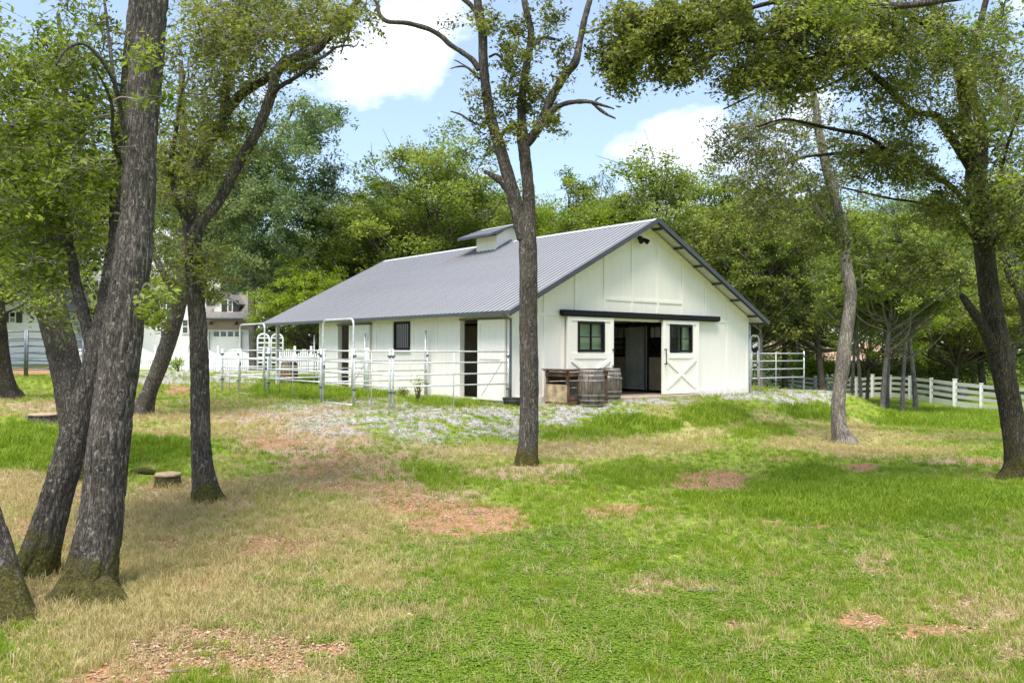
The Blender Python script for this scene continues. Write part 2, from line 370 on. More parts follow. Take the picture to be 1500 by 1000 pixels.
def glassmat():
    m_, t, b, L = newmat('green_tinted_glass')
    b.inputs['Base Color'].default_value = (.02, .03, .025, 1); b.inputs['Roughness'].default_value = .03
    tr = N(t, 'ShaderNodeBsdfTransparent'); tr.inputs[0].default_value = (.84, .92, .83, 1)
    ms = N(t, 'ShaderNodeMixShader', i_0=.86); L(b.outputs[0], ms.inputs[1]); L(tr.outputs[0], ms.inputs[2])
    L(ms.outputs[0], t.nodes['Material Output'].inputs[0]); return m_
M['glass'] = glassmat()
def woodmat(name, dark, light, sc=(3, 3, 30), rough=.85):
    m_, t, b, L = newmat(name)
    tc = N(t, 'ShaderNodeTexCoord'); mpn = N(t, 'ShaderNodeMapping'); mpn.inputs['Scale'].default_value = sc; L(tc.outputs['Object'], mpn.inputs[0])
    n = N(t, 'ShaderNodeTexNoise', i_Scale=1.0, i_Detail=8.0, i_Roughness=.7); L(mpn.outputs[0], n.inputs['Vector'])
    n2 = N(t, 'ShaderNodeTexNoise', i_Scale=4.0, i_Detail=4.0); L(tc.outputs['Object'], n2.inputs['Vector'])
    r = ramp(t, [(.36, dark), (.62, light)]); L(n.outputs[0], r.inputs[0])
    mb = N(t, 'ShaderNodeMix', data_type='RGBA', blend_type='MULTIPLY', i_0=.8); r2 = ramp(t, [(.35, (.4, .36, .32)), (.65, (1.15, 1.1, 1.05))]); L(n2.outputs[0], r2.inputs[0])
    L(r.outputs[0], mb.inputs[6]); L(r2.outputs[0], mb.inputs[7]); L(mb.outputs[2], b.inputs['Base Color']); b.inputs['Roughness'].default_value = rough
    bp = N(t, 'ShaderNodeBump', i_Strength=.5, i_Distance=.01); L(n.outputs[0], bp.inputs['Height']); L(bp.outputs[0], b.inputs['Normal'])
    return m_
M['barrelgrey'] = woodmat('weathered_oak_staves', (.045, .036, .028), (.20, .165, .13), (22, 22, 2))
M['barreltan'] = woodmat('brown_oak_staves', (.14, .06, .025), (.42, .24, .12), (22, 22, 2), .55)
M['hoop'] = simple('dull_barrel_hoop', (.34, .33, .31), .5, metal=.5, var=.4, scale=7)
M['crate'] = woodmat('weathered_brown_plank', (.045, .025, .013), (.20, .12, .068), (2, 2, 22))
M['plywood'] = woodmat('stained_plywood', (.30, .23, .13), (.52, .43, .28), (3, 3, 3))
M['mesh'] = simple('wire_mesh', (.2, .2, .19), .5, metal=.6)
M['bark'] = barkmat('furrowed_oak_bark', (.12, .104, .09), (.30, .265, .235), .8, moss=.62)
M['barkfar'] = barkmat('oak_bark', (.12, .10, .085), (.30, .265, .23), .5, scale=.7)
M['barkpale'] = barkmat('pale_oak_bark', (.26, .23, .20), (.54, .49, .43), .6, scale=.7)
M['barkmoss'] = barkmat('mossy_dark_bark', (.07, .058, .043), (.20, .17, .135), .4, mossall=.12, moss=.2)
M['cut'] = simple('sawn_stump_face', (.36, .26, .16), .9, var=.3, scale=8, bump=.2)
M['leafnear'] = leafmat('live_oak_leaves', (.05, .078, .014), (.15, .21, .026), (.34, .41, .055), .46)
M['leafolive'] = leafmat('olive_oak_leaves', (.055, .068, .018), (.145, .175, .035), (.32, .34, .08), .46)
M['leafmid'] = leafmat('blue_oak_leaves', (.075, .120, .024), (.185, .245, .045), (.37, .42, .09), .46)
M['leafblue'] = leafmat('blue_green_needles', (.065, .110, .045), (.15, .22, .085), (.28, .35, .15), .46)
M['leafbright'] = leafmat('bright_maple_leaves', (.08, .13, .010), (.20, .29, .018), (.40, .48, .04), .46)
M['leaffar'] = leafmat('far_wood_leaves', (.06, .10, .025), (.15, .21, .05), (.30, .35, .09), .46)
M['twig'] = simple('grey_twig_bark', (.20, .175, .145), .9, var=.4, scale=20)
M['twigdark'] = simple('dark_twig_bark', (.085, .07, .055), .9, var=.4, scale=20)
M['grass'] = leafmat('green_grass_blades', (.085, .155, .010), (.195, .300, .018), (.40, .43, .055), .34, inst=True, tw=(1.2, 1.2, .6), spec=.25)
M['dry'] = leafmat('dry_grass_blades', (.27, .24, .07), (.47, .39, .17), (.62, .53, .30), .25, inst=True, tw=(1.1, 1.0, .8), spec=.2)
M['clover'] = leafmat('clover_leaves', (.095, .165, .016), (.185, .285, .026), (.34, .42, .05), .34, inst=True, tw=(1.2, 1.2, .6), spec=.3)
M['litter'] = leafmat('fallen_oak_leaves', (.16, .10, .055), (.38, .27, .155), (.66, .54, .38), .12, inst=True, tw=(1, 1, 1), spec=.3)
M['stone'] = leafmat('gravel_stones', (.17, .158, .14), (.33, .31, .28), (.52, .49, .45), 0.0, inst=True, spec=.3, rough=.8)

# ------------------------------------------------------------------ ground cover masks (0..1), by patches found on the ground
# (u, v, half-width, half-height in photo pixels at ground level, strength)
P_DIRT = [(430,640,70,12,.45),(500,675,80,14,.5),(560,715,80,14,.55),(640,745,90,14,.6),(690,762,95,26,1),(600,735,60,14,.7),(1040,705,62,18,1),(900,748,60,12,.7),(1130,765,40,8,.4),(330,960,120,45,.85),(490,952,42,14,1),(500,985,60,14,.6),
 (1255,912,45,16,1),(1330,925,60,12,.8),(1400,925,60,10,.7),(1060,905,34,14,.6),(1260,684,34,6,.8),(1150,672,40,5,.5),(800,705,40,8,.5),(1240,885,40,8,.3),(1070,915,30,8,.7),
 (262,572,26,10,.9),(75,545,90,8,.9),(560,700,60,14,.5),(460,690,50,14,.6),(1340,985,60,12,.6),(870,785,40,6,.4),(400,650,60,10,.6),(1215,770,40,5,.3),(1445,676,34,7,.6),(470,850,50,14,.35),(400,800,60,12,.3)]
P_LITTER = [(390,610,90,14,.9),(450,650,110,18,.95),(530,700,120,20,.9),(620,730,110,18,.8),(945,860,48,24,1),(1020,858,55,8,.9),(1440,895,75,30,.8),(1280,822,30,22,.8),(300,725,110,26,.9),(40,870,80,50,.9),(440,640,120,36,.7),(500,690,110,30,.6),
 (770,690,120,14,.85),(800,660,140,12,.5),(230,755,60,20,.7),(60,715,110,26,.8),(330,930,150,50,.5),(1480,950,50,30,.7),(150,610,90,8,.5),(60,595,60,10,.6),(1230,655,60,9,.5),
 (600,660,120,18,.5),(1400,675,70,7,.6),(1370,985,80,20,.5),(1490,680,50,9,.9),(480,605,80,12,.5)]
P_DRY = [(330,900,330,90,1),(260,800,250,80,1),(540,800,120,60,.8),(60,740,160,40,.9),(430,730,160,40,.6),(900,655,180,14,.8),(1070,620,150,22,.75),(1230,640,130,16,.8),(960,640,120,12,.7),
 (1300,662,120,9,.75),(1010,600,90,10,.5),(860,665,90,12,.7),(700,665,90,16,.6),(600,800,90,40,.5),(450,990,120,30,.5),(250,620,120,22,.6),(60,600,90,14,.5),(330,590,90,10,.4),(1330,640,160,7,.5),
 (1250,625,40,14,.9),(1180,650,70,12,.8)]
P_GREEN = [(60,665,140,30,1),(245,660,70,22,.9),(30,640,60,20,.7),(1050,610,60,18,.95),(930,625,80,18,.9),(860,640,70,12,.6),(480,575,120,12,.8),(650,590,80,8,.6),(1300,735,260,34,1),(1180,700,60,12,.9),
 (300,950,70,20,.5),(1180,605,60,14,.8),(1400,615,160,16,.8),(1120,630,50,14,.7),(90,535,120,10,1),(430,560,60,6,.9),(600,700,90,16,.5),(900,700,120,16,.5),(250,522,110,5,1),(120,600,40,10,.7)]
P_CLOVER = [(800,900,420,130,1),(1120,880,120,34,1),(700,800,160,40,.5),(1230,860,120,25,.6),(1300,800,200,60,.6),(900,960,500,70,1),(640,880,100,60,.7),(500,870,70,20,.7)]
P_GRAVEL = [(560,610,190,34,.8),(720,615,120,26,.9),(850,603,90,12,1),(900,588,140,9,1),(1170,585,70,9,1),(1180,575,80,6,1),(460,600,120,14,.6),(330,550,160,14,1),(220,552,80,10,.8),(430,545,70,10,.6),(620,640,90,12,.5),(480,578,70,6,.5),(1110,582,60,6,.8)]
def patch(lst, u, v, x, y):
    r = 0
    wu = (fbm(x*1.3, y*1.3, 1.0, 31, 3)-.5); wv = (fbm(x*1.3, y*1.3, 7.0, 57, 3)-.5)
    for a, b, ru, rv, s in lst:
        q = np.hypot((u-a)/ru+wu*.8, (v-b)/rv+wv*.8)
        r = np.maximum(r, s*(1-sst(.55, 1.25, q)))
    return r
def masks(x, y, z):
    p = np.stack([x, y, z], -1); u, v, dz = to_px(p)
    front = dz > 1.5
    u = np.where(front, u, -5000); v = np.where(front, v, 3000)
    n1 = fbm(x*.55, y*.55, 0, 3, 4); n2 = fbm(x*2.3, y*2.3, 0, 9, 4); n3 = fbm(x*7, y*7, 0, 13, 3)
    n5 = fbm(x*1.1+9, y*1.1, 0, 19, 4); rgt = sst(480, 720, u+(v-800)*.3)
    dirt = np.clip(patch(P_DIRT, u, v, x, y)+(sst(.60, .70, n2)*.5+sst(.60, .70, n5)*.4)*(1-.45*rgt), 0, 1)*sst(.30, .52, n3*.6+n2*.4+.17)
    lit = np.clip(patch(P_LITTER, u, v, x, y), 0, 1)*sst(.28, .5, n3+.17)
    dry = np.clip(patch(P_DRY, u, v, x, y)*(.55+.9*n2)+(sst(.54, .68, n1)*.4+sst(.55, .68, n5)*.35)*(1-.6*rgt), 0, 1)
    grn = np.clip(patch(P_GREEN, u, v, x, y), 0, 1)
    clo = np.clip(patch(P_CLOVER, u, v, x, y), 0, 1)*sst(.40, .56, n2*.6+n5*.4+.03)
    grv = np.clip(patch(P_GRAVEL, u, v, x, y), 0, 1)*sst(.36, .58, n3*.5+n2*.5+.03)
    pad = (x > -3.7) & (x < 13) & (y > -.8) & (y < 16.5)
    grv = np.where(pad & (x > 0), np.maximum(grv, .7), grv)
    dry = dry*(1-.75*grn)*(1-.6*clo); lit = lit*(1-.35*grn)
    grn = grn*(1-.4*dry)
    return dict(dirt=dirt*(1-.7*grv)*(1-.45*grn), litter=lit, dry=dry, green=grn, clover=clo*(1-dirt)*(1-.9*lit), gravel=grv)

def grid_axis(lo, hi, c0, c1, fine, grow=1.13):
    a = list(np.arange(c0, c1, fine)); s = fine
    while a[-1] < hi: s *= grow; a.append(a[-1]+s)
    s = fine
    while a[0] > lo: s *= grow; a.insert(0, a[0]-s)
    return np.array(a)
# grid in (depth, lateral) axes: finest in the meadow in front of the barn
gd = grid_axis(-500, 900, 3.5, 30, .11); gl = grid_axis(-900, 900, -14, 16, .13)
DD, LL = np.meshgrid(gd, gl, indexing='ij')
sy, cy = math.sin(YAW), math.cos(YAW)
GX = CAM[0]+DD*sy+LL*cy; GY = CAM[1]+DD*cy-LL*sy
far = np.hypot(DD, LL)
GZ = gz(GX, GY); GZ = np.where(far > 140, GZ*np.clip(1-(far-140)/200, 0, 1), GZ)
GZ = GZ+.03*(fbm(GX*2.2, GY*2.2, 0, 77, 3)-.5)*sst(60, 20, far)*0+.03*(fbm(GX*2.2, GY*2.2, 0, 77, 3)-.5)*(1-sst(20, 40, far))*(1-((GX > -.4) & (GX < 11.4) & (GY > -.3) & (GY < 16)))
inb = (GX > -.02) & (GX < 11.0) & (GY > -.02) & (GY < 15.6)
GZ = np.where(inb, -.07, GZ)
nI, nJ = DD.shape
idx = np.arange(nI*nJ).reshape(nI, nJ)
Q = np.stack([idx[:-1, :-1], idx[:-1, 1:], idx[1:, 1:], idx[1:, :-1]], -1).reshape(-1, 4)
mb = MB(); mb.add(np.stack([GX, GY, GZ], -1).reshape(-1, 3), Q[:, ::-1])
def groundmat():
    m_, t, b, L = newmat('meadow_ground')
    geo = N(t, 'ShaderNodeNewGeometry'); pos = geo.outputs['Position']
    def noise(sc, det=5.0, ro=.6):
        n = N(t, 'ShaderNodeTexNoise', i_Scale=sc, i_Detail=det, i_Roughness=ro); L(pos, n.inputs['Vector']); return n.outputs[0]
    def mix(fac, a, c):
        m = N(t, 'ShaderNodeMix', data_type='RGBA'); L(fac, m.inputs[0])
        L(a, m.inputs[6]); L(c, m.inputs[7]); return m.outputs[2]
    def att(nm): return N(t, 'ShaderNodeAttribute', attribute_name=nm).outputs['Fac']
    def rc(src, stops): r = ramp(t, stops); L(src, r.inputs[0]); return r.outputs[0]
    fine = noise(38, 6); mid = noise(7, 5); med = noise(1.6, 4); vf = noise(140, 3)
    base = rc(fine, [(.30, (.085, .125, .016)), (.48, (.17, .245, .028)), (.62, (.28, .33, .05)), (.78, (.40, .36, .14))])
    green = rc(fine, [(.30, (.075, .125, .014)), (.5, (.16, .24, .025)), (.72, (.28, .34, .055))])
    clover = rc(fine, [(.30, (.06, .10, .016)), (.5, (.13, .20, .027)), (.72, (.22, .28, .05))])
    dry = rc(fine, [(.28, (.16, .13, .05)), (.48, (.34, .29, .12)), (.7, (.52, .44, .24))])
    litter = rc(vf, [(.30, (.12, .075, .04)), (.45, (.30, .21, .12)), (.58, (.46, .36, .24)), (.7, (.62, .54, .42))])
    dirt = rc(fine, [(.3, (.18, .092, .045)), (.5, (.34, .185, .095)), (.7, (.48, .32, .19))])
    vo = N(t, 'ShaderNodeTexVoronoi', i_Scale=26.0); L(pos, vo.inputs['Vector'])
    sp = N(t, 'ShaderNodeSeparateColor'); L(vo.outputs['Color'], sp.inputs[0])
    grav = rc(sp.outputs[0], [(0, (.18, .17, .152)), (.5, (.34, .32, .29)), (1, (.50, .48, .44))])
    def thr(a, src, lo=.35, hi=.65, k=.55):
        """mask edge broken up by noise"""
        s = N(t, 'ShaderNodeMath', operation='MULTIPLY_ADD'); s.inputs[1].default_value = k; L(src, s.inputs[0]); 
        o = N(t, 'ShaderNodeMath', operation='SUBTRACT'); o.inputs[1].default_value = k*.5; L(a, o.inputs[0]); L(o.outputs[0], s.inputs[2])
        r = N(t, 'ShaderNodeMapRange', i_1=lo, i_2=hi); L(s.outputs[0], r.inputs[0]); return r.outputs[0]
    c = base
    c = mix(thr(att('green'), mid), c, green); c = mix(thr(att('clover'), mid), c, clover)
    c = mix(thr(att('dry'), mid, .25, .75), c, dry); c = mix(thr(att('litter'), fine, .3, .6), c, litter)
    c = mix(thr(att('dirt'), fine, .3, .6), c, dirt); c = mix(thr(att('gravel'), fine, .35, .6, .9), c, grav)
    L(c, b.inputs['Base Color']); b.inputs['Roughness'].default_value = .95; b.inputs['Specular IOR Level'].default_value = .1
    hb = N(t, 'ShaderNodeMath', operation='ADD'); L(fine, hb.inputs[0]); L(vo.outputs['Distance'], hb.inputs[1])
    bp = N(t, 'ShaderNodeBump', i_Strength=.7, i_Distance=.03); L(hb.outputs[0], bp.inputs['Height']); L(bp.outputs[0], b.inputs['Normal'])
    return m_
ground = mb.obj('ground', groundmat(), smooth=True, kind='structure')
MK = masks(GX.ravel(), GY.ravel(), GZ.ravel())
for k, a in MK.items():
    at = ground.data.attributes.new(k, 'FLOAT', 'POINT'); at.data.foreach_set('value', a.astype(np.float32))

# ------------------------------------------------------------------ barn
BW = 1.2192; WD = 9*BW; CX = WD/2; YB = 15.93; YW = 11.55
SL = .5152; HR = 5.554; HE = 2.495; EX = .4516; OY = .5336
def zr(x): return HR-SL*abs(x-CX)
barn = empty('barn', (0, 0, 0), 'long white board and batten barn with grey ribbed metal roof', 'barn')
def P1(name, mat, fn, parent=barn, label=None, smooth=False, kind=None):
    b_ = MB(); fn(b_); o = b_.obj(name, mat, parent, smooth, kind)
    if label: o['label'] = label
    return o
TH = .14; ZT = .10
# walls: front gable with door opening, side wall with openings, back gable, right wall
def fw(b):
    t = ZT+.02
    def g(x): return zr(x)-t
    b.prism([(0, -.12), (3.66, -.12), (3.66, g(3.66)), (0, g(0))], 1, 0, TH)
    b.prism([(7.31, -.12), (WD, -.12), (WD, g(WD)), (7.31, g(7.31))], 1, 0, TH)
    b.prism([(3.66, 2.36), (7.31, 2.36), (7.31, g(7.31)), (CX, g(CX)), (3.66, g(3.66))], 1, 0, TH)
P1('wall', M['white'], fw)
def bw(b):
    t = ZT+.02
    def g(x): return zr(x)-t
    b.prism([(0, -.12), (3.66, -.12), (3.66, g(3.66)), (0, g(0))], 1, YW-TH, YW)
    b.prism([(7.31, -.12), (WD, -.12), (WD, g(WD)), (7.31, g(7.31))], 1, YW-TH, YW)
    b.prism([(3.66, 2.36), (7.31, 2.36), (7.31, g(7.31)), (CX, g(CX)), (3.66, g(3.66))], 1, YW-TH, YW)
P1('wall', M['white'], bw)
ztop = zr(TH)-ZT-.10
D1, D2, WN = (1.44, 2.37), (9.08, 10.02), (5.18, 6.10)
def sw(b):
    y = TH
    for a, c in (D1, WN, D2):
        b.box(0, TH, y, a, -.12, ztop); 
        if (a, c) == WN: b.box(0, TH, a, c, -.12, 1.45); b.box(0, TH, a, c, 2.33, ztop)
        else: b.box(0, TH, a, c, 2.36, ztop)
        y = c
    b.box(0, TH, y, YW-TH, -.12, ztop)
P1('wall', M['white'], sw)
P1('wall', M['white'], lambda b: b.box(WD-TH, WD, TH, YW-TH, -.12, ztop))
# battens of the front gable, one by one
def batten(x0, x1, y0, y1, z0, z1): P1('batten', M['trim'], lambda b: b.box(x0, x1, y0, y1, z0, z1))
SEAM = 2.43
for i in range(1, 9):
    x = i*BW; lo = SEAM+.09
    if 2 <= i <= 7: lo = 2.64
    if i in (4, 5): lo = 2.64
    batten(x-.04, x+.04, -.032, 0, lo, zr(x)-.17)
    if i in (1, 8): batten(x-.04, x+.04, -.032, 0, .14, SEAM)
batten(.10, 1.78, -.026, 0, SEAM, SEAM+.085); batten(9.15, WD-.10, -.026, 0, SEAM, SEAM+.085)
batten(3.66+.045, 4*BW-.045, -.024, 0, 2.98, 3.06)
for i in (4, 5): batten(i*BW+.045, (i+1)*BW-.045, -.024, 0, 2.98, 3.06)
batten(-.012, .10, -.028, 0, .14, 2.62); batten(WD-.10, WD+.012, -.028, 0, .14, 2.62)
batten(-.012, 3.56, -.03, 0, -.06, .135); batten(7.41, WD+.012, -.03, 0, -.06, .135)
batten(7.31, 7.41, -.03, 0, -.02, 2.36); batten(3.56, 3.66, -.03, 0, -.02, 2.36)
batten(1.90, 1.98, -.032, 0, .14, 2.40)
# side wall battens and door trims
for y in (.10, 3.63, 7.32, 11.49): 
    w_ = .05
    P1('batten', M['trim'], lambda b: b.box(-.024, 0, y-w_, y+w_, -.05, 2.42))
for y in (4.98, 6.28): P1('batten', M['trim'], lambda b: b.box(-.02, 0, y-.035, y+.035, -.05, 2.40))
P1('fascia_board', M['trim'], lambda b: b.box(-.03, -.002, 0, YW, 2.425, 2.58))
for a, c in (D1, D2):
    for y0, y1 in ((a-.09, a), (c, c+.09)): P1('door_trim', M['trim'], lambda b: b.box(-.03, 0, y0, y1, -.05, 2.36))
    P1('door_trim', M['trim'], lambda b: b.box(-.03, 0, a-.09, c+.09, 2.362, 2.422))
    P1('threshold', M['trim'], lambda b: b.box(-.05, .02, a-.05, c+.05, -.07, .06))
# stall sliding doors with mid rail and brace
def stall_door(y0, y1, flip):
    d = P1('sliding_door', M['white'], lambda b: b.box(-.085, -.04, y0, y1, .03, 2.30))
    for q in ((y0, y0+.10, .03, 2.30), (y1-.10, y1, .03, 2.30)): P1('door_frame', M['trim'], lambda b: b.box(-.105, -.086, q[0], q[1], q[2], q[3]), d)
    for z in (.03, 1.18, 2.20): P1('door_rail', M['trim'], lambda b: b.box(-.104, -.086, y0+.10, y1-.10, z, z+.10), d)
    a, c = ((y0+.12, y1-.12) if flip else (y1-.12, y0+.12))
    P1('brace', M['trim'], lambda b: b.bar((-.094, a, 1.17), (-.094, c, .15), .09, .014, (1, 0, 0)), d)
    P1('door_track', M['dark'], lambda b: b.box(-.12, -.03, y0-.05, y1+.9 if flip else y1+.05, 2.31, 2.36), d)
stall_door(.16, 1.40, True); stall_door(7.62, 9.05, True)
# barred window
wn = P1('window', M['black'], lambda b: [b.box(-.035, .03, WN[0]-.03, WN[0]+.05, 1.42, 2.36), b.box(-.035, .03, WN[1]-.05, WN[1]+.03, 1.42, 2.36),
    b.box(-.035, .03, WN[0]+.05, WN[1]-.05, 2.28, 2.36), b.box(-.035, .03, WN[0]+.05, WN[1]-.05, 1.42, 1.50)])
P1('pane', M['darkglass'], lambda b: b.box(.0, .012, WN[0]+.05, WN[1]-.05, 1.50, 2.28), wn)
for k in range(7):
    y = WN[0]+.05+(k+.7)*.115
    P1('bar', M['black'], lambda b: b.tube([(-.025, y, 1.5), (-.025, y, 2.28)], .008, 6), wn)
P1('window_sill', M['trim'], lambda b: b.box(-.06, 0, WN[0]-.08, WN[1]+.08, 1.36, 1.418))
P1('stain', M['stalldoor'], lambda b: b.box(-.106, -.1045, .55, 1.05, 1.04, 1.07)) if 0 else None

# roof sheets with ribs
LS = math.hypot(CX+EX, HR-HE)
def sheet_mesh(name, mats, W_=.9144, length=LS, ribs=4, h=.034):
    b = MB(); prof = []
    p = W_/ribs
    for k in range(ribs):
        y = k*p; prof += [(y, 0), (y+p*.66, 0), (y+p*.74, h), (y+p*.86, h), (y+p*.94, 0)]
    prof.append((W_, 0)); prof = np.array(prof); n = len(prof)
    A = np.c_[np.zeros(n), prof]; B_ = np.c_[np.full(n, length), prof]
    b.add(np.vstack([A, B_]), np.stack([np.arange(n-1), np.arange(1, n), n+np.arange(1, n), n+np.arange(n-1)], -1), tint=np.where(np.arange(n-1) % 5 == 1, 0., np.where(np.arange(n-1) % 5 == 0, .62, 1.)))  # front side of each rib gets the dark painted-shade tint
    return b.mesh(name, mats)
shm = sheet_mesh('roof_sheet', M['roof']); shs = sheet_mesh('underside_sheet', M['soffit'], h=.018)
ang = math.atan2(HR-HE, CX+EX)
NS = 18; SW = (YB+OY)/NS
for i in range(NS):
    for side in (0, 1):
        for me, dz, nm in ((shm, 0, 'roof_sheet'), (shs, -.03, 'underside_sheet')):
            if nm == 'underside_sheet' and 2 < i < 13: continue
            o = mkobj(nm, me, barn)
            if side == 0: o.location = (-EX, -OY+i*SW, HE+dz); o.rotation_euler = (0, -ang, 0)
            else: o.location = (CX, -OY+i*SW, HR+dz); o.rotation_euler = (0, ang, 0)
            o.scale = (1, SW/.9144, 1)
P1('roof_deck', M['soffit'], lambda b: (b.prism([(0.05, zr(.05)-.06), (CX, HR-.06), (WD-.05, zr(.05)-.06), (WD-.05, zr(.05)-.09), (CX, HR-.09), (.05, zr(.05)-.09)], 1, .2, YW-.2)))
def ridge(b):
    for s in (-1, 1):
        a = np.array([CX, HR+.032]); c = np.array([CX+s*.17, HR+.032-.17*SL])
        b.prism([tuple(a), tuple(c), tuple(c+[0, -.012]), tuple(a+[0, -.012])], 1, -OY-.01, YB+.01)
P1('ridge_cap', M['cap'], ridge)
for nm, y0, y1 in (('rake_trim', -OY-.035, -OY-.006), ('rake_trim', YB+.006, YB+.035)):
    for s in (-1, 1):
        e = (CX+s*(CX+EX+.03)); ze = HR-SL*abs(e-CX)
        P1(nm, M['dark'], lambda b: b.prism([(CX, HR+.045), (e, ze+.045), (e, ze-.10), (CX, HR-.10)], 1, y0, y1))
for x0, x1, y1_ in ((-EX-.075, -EX-.005, YB+.03), (WD+EX+.005, WD+EX+.075, YB+.03)):
    P1('gutter', M['dark'], lambda b: b.box(x0, x1, -OY-.036, y1_, HE-.085, HE+.012))
# outriggers under the front overhang, and the rake batten on the wall
for s in (-1, 1):
    for k in range(6):
        dx = .35+k*1.02; x = CX+s*dx; z = HR-SL*dx-.07
        P1('outrigger', M['dark'], lambda b: b.bar((x, -OY, z), (x, -.0, z), .045, .07))
    e = CX+s*(CX-.02)
    P1('rafter', M['trim'], lambda b: b.prism([(CX, HR-.075), (e, HR-SL*abs(e-CX)-.075), (e, HR-SL*abs(e-CX)-.16), (CX, HR-.16)], 1, -.03, -.002))
    P1('rafter', M['dark'], lambda b: b.prism([(CX, HR-.06), (CX+s*(CX+EX), HE-.06), (CX+s*(CX+EX), HE-.13), (CX, HR-.13)], 1, -OY+.01, -OY+.05))
# porch at the back: posts and rafters
for x in (.03, WD-.03):
    for y in (YB-.5,): P1('post', M['galv'], lambda b: b.box(x-.06, x+.06, y-.06, y+.06, -.1, zr(x)-.12))
for y in (YW+1.4, YB-.5, YB-.06):
    for s in (-1, 1):
        e = CX+s*(CX+EX-.02)
        P1('rafter', M['soffit'], lambda b: b.prism([(CX, HR-.06), (e, HR-SL*abs(e-CX)-.06), (e, HR-SL*abs(e-CX)-.20), (CX, HR-.20)], 1, y-.04, y+.04))
P1('downspout', M['galvdark'], lambda b: b.tube(spline([(-.42, -.16, 2.44), (-.30, -.10, 2.36), (-.07, -.06, 2.28), (-.055, -.05, 2.1), (-.055, -.05, .1)], 5), .032, 8), smooth=True)
P1('downspout', M['galv'], lambda b: b.tube([(WD+.08, -.03, 2.4), (WD+.08, -.03, -.05)], .035, 8), smooth=True)
# cupola
CU0, CU1, CV0, CV1 = CX-.68, CX+.68, 6.75, 8.0
def cup(b):
    ztp = 5.74
    b.box(CU0, CU0+.04, CV0, CV1, zr(CU0)-.03, ztp); b.box(CU1-.04, CU1, CV0, CV1, zr(CU0)-.03, ztp)
    for y in (CV0, CV1-.04):
        b.prism([(CU0+.04, zr(CU0+.04)-.03), (CX, HR), (CU1-.04, zr(CU0+.04)-.03), (CU1-.04, ztp), (CX, ztp+.41), (CU0+.04, ztp)], 1, y, y+.04)
cupo = P1('cupola', M['white'], cup)
for y in (CV0-.012,):
    for x in (CU0+.001, CU1-.061): P1('corner_trim', M['trim'], lambda b: b.box(x, x+.06, y, y+.011, zr(x+.03)-.02, 5.70), cupo)
cl = math.hypot(1.19, .45); cm = sheet_mesh('cupola_sheet', M['roof'], W_=.70, length=cl, ribs=5)
for k in range(3):
    for s in (0, 1):
        o = mkobj('cupola_sheet', cm, cupo)
        if s == 0: o.location = (CX-1.19, 6.4+k*.7, 5.72); o.rotation_euler = (0, -math.atan2(.45, 1.19), 0)
        else: o.location = (CX, 6.4+k*.7, 6.17); o.rotation_euler = (0, math.atan2(.45, 1.19), 0)
for y in (6.37, 8.502):
    for s in (-1, 1): P1('rake_trim', M['dark'], lambda b: b.prism([(CX, 6.21), (CX+s*1.21, 5.75), (CX+s*1.21, 5.66), (CX, 6.12)], 1, y, y+.028), cupo)
for s in (-1, 1): P1('eave_trim', M['dark'], lambda b: b.box(CX+s*1.20-.02, CX+s*1.20+.02, 6.40, 8.50, 5.655, 5.735), cupo)
def cr2(b):
    for s in (-1, 1): b.prism([(CX, 6.205), (CX+s*.12, 6.205-.12*.378), (CX+s*.12, 6.193-.12*.378), (CX, 6.193)], 1, 6.36, 8.54)
P1('ridge_cap', M['cap'], cr2, cupo)
P1('flashing', M['galvdark'], lambda b: [b.prism([(CU0-.02, zr(CU0-.02)+.02), (CX, HR+.05), (CU1+.02, zr(CU0-.02)+.02), (CU1+.02, zr(CU0-.02)+.06), (CX, HR+.09), (CU0-.02, zr(CU0-.02)+.06)], 1, CV0-.028, CV0-.013)], cupo)

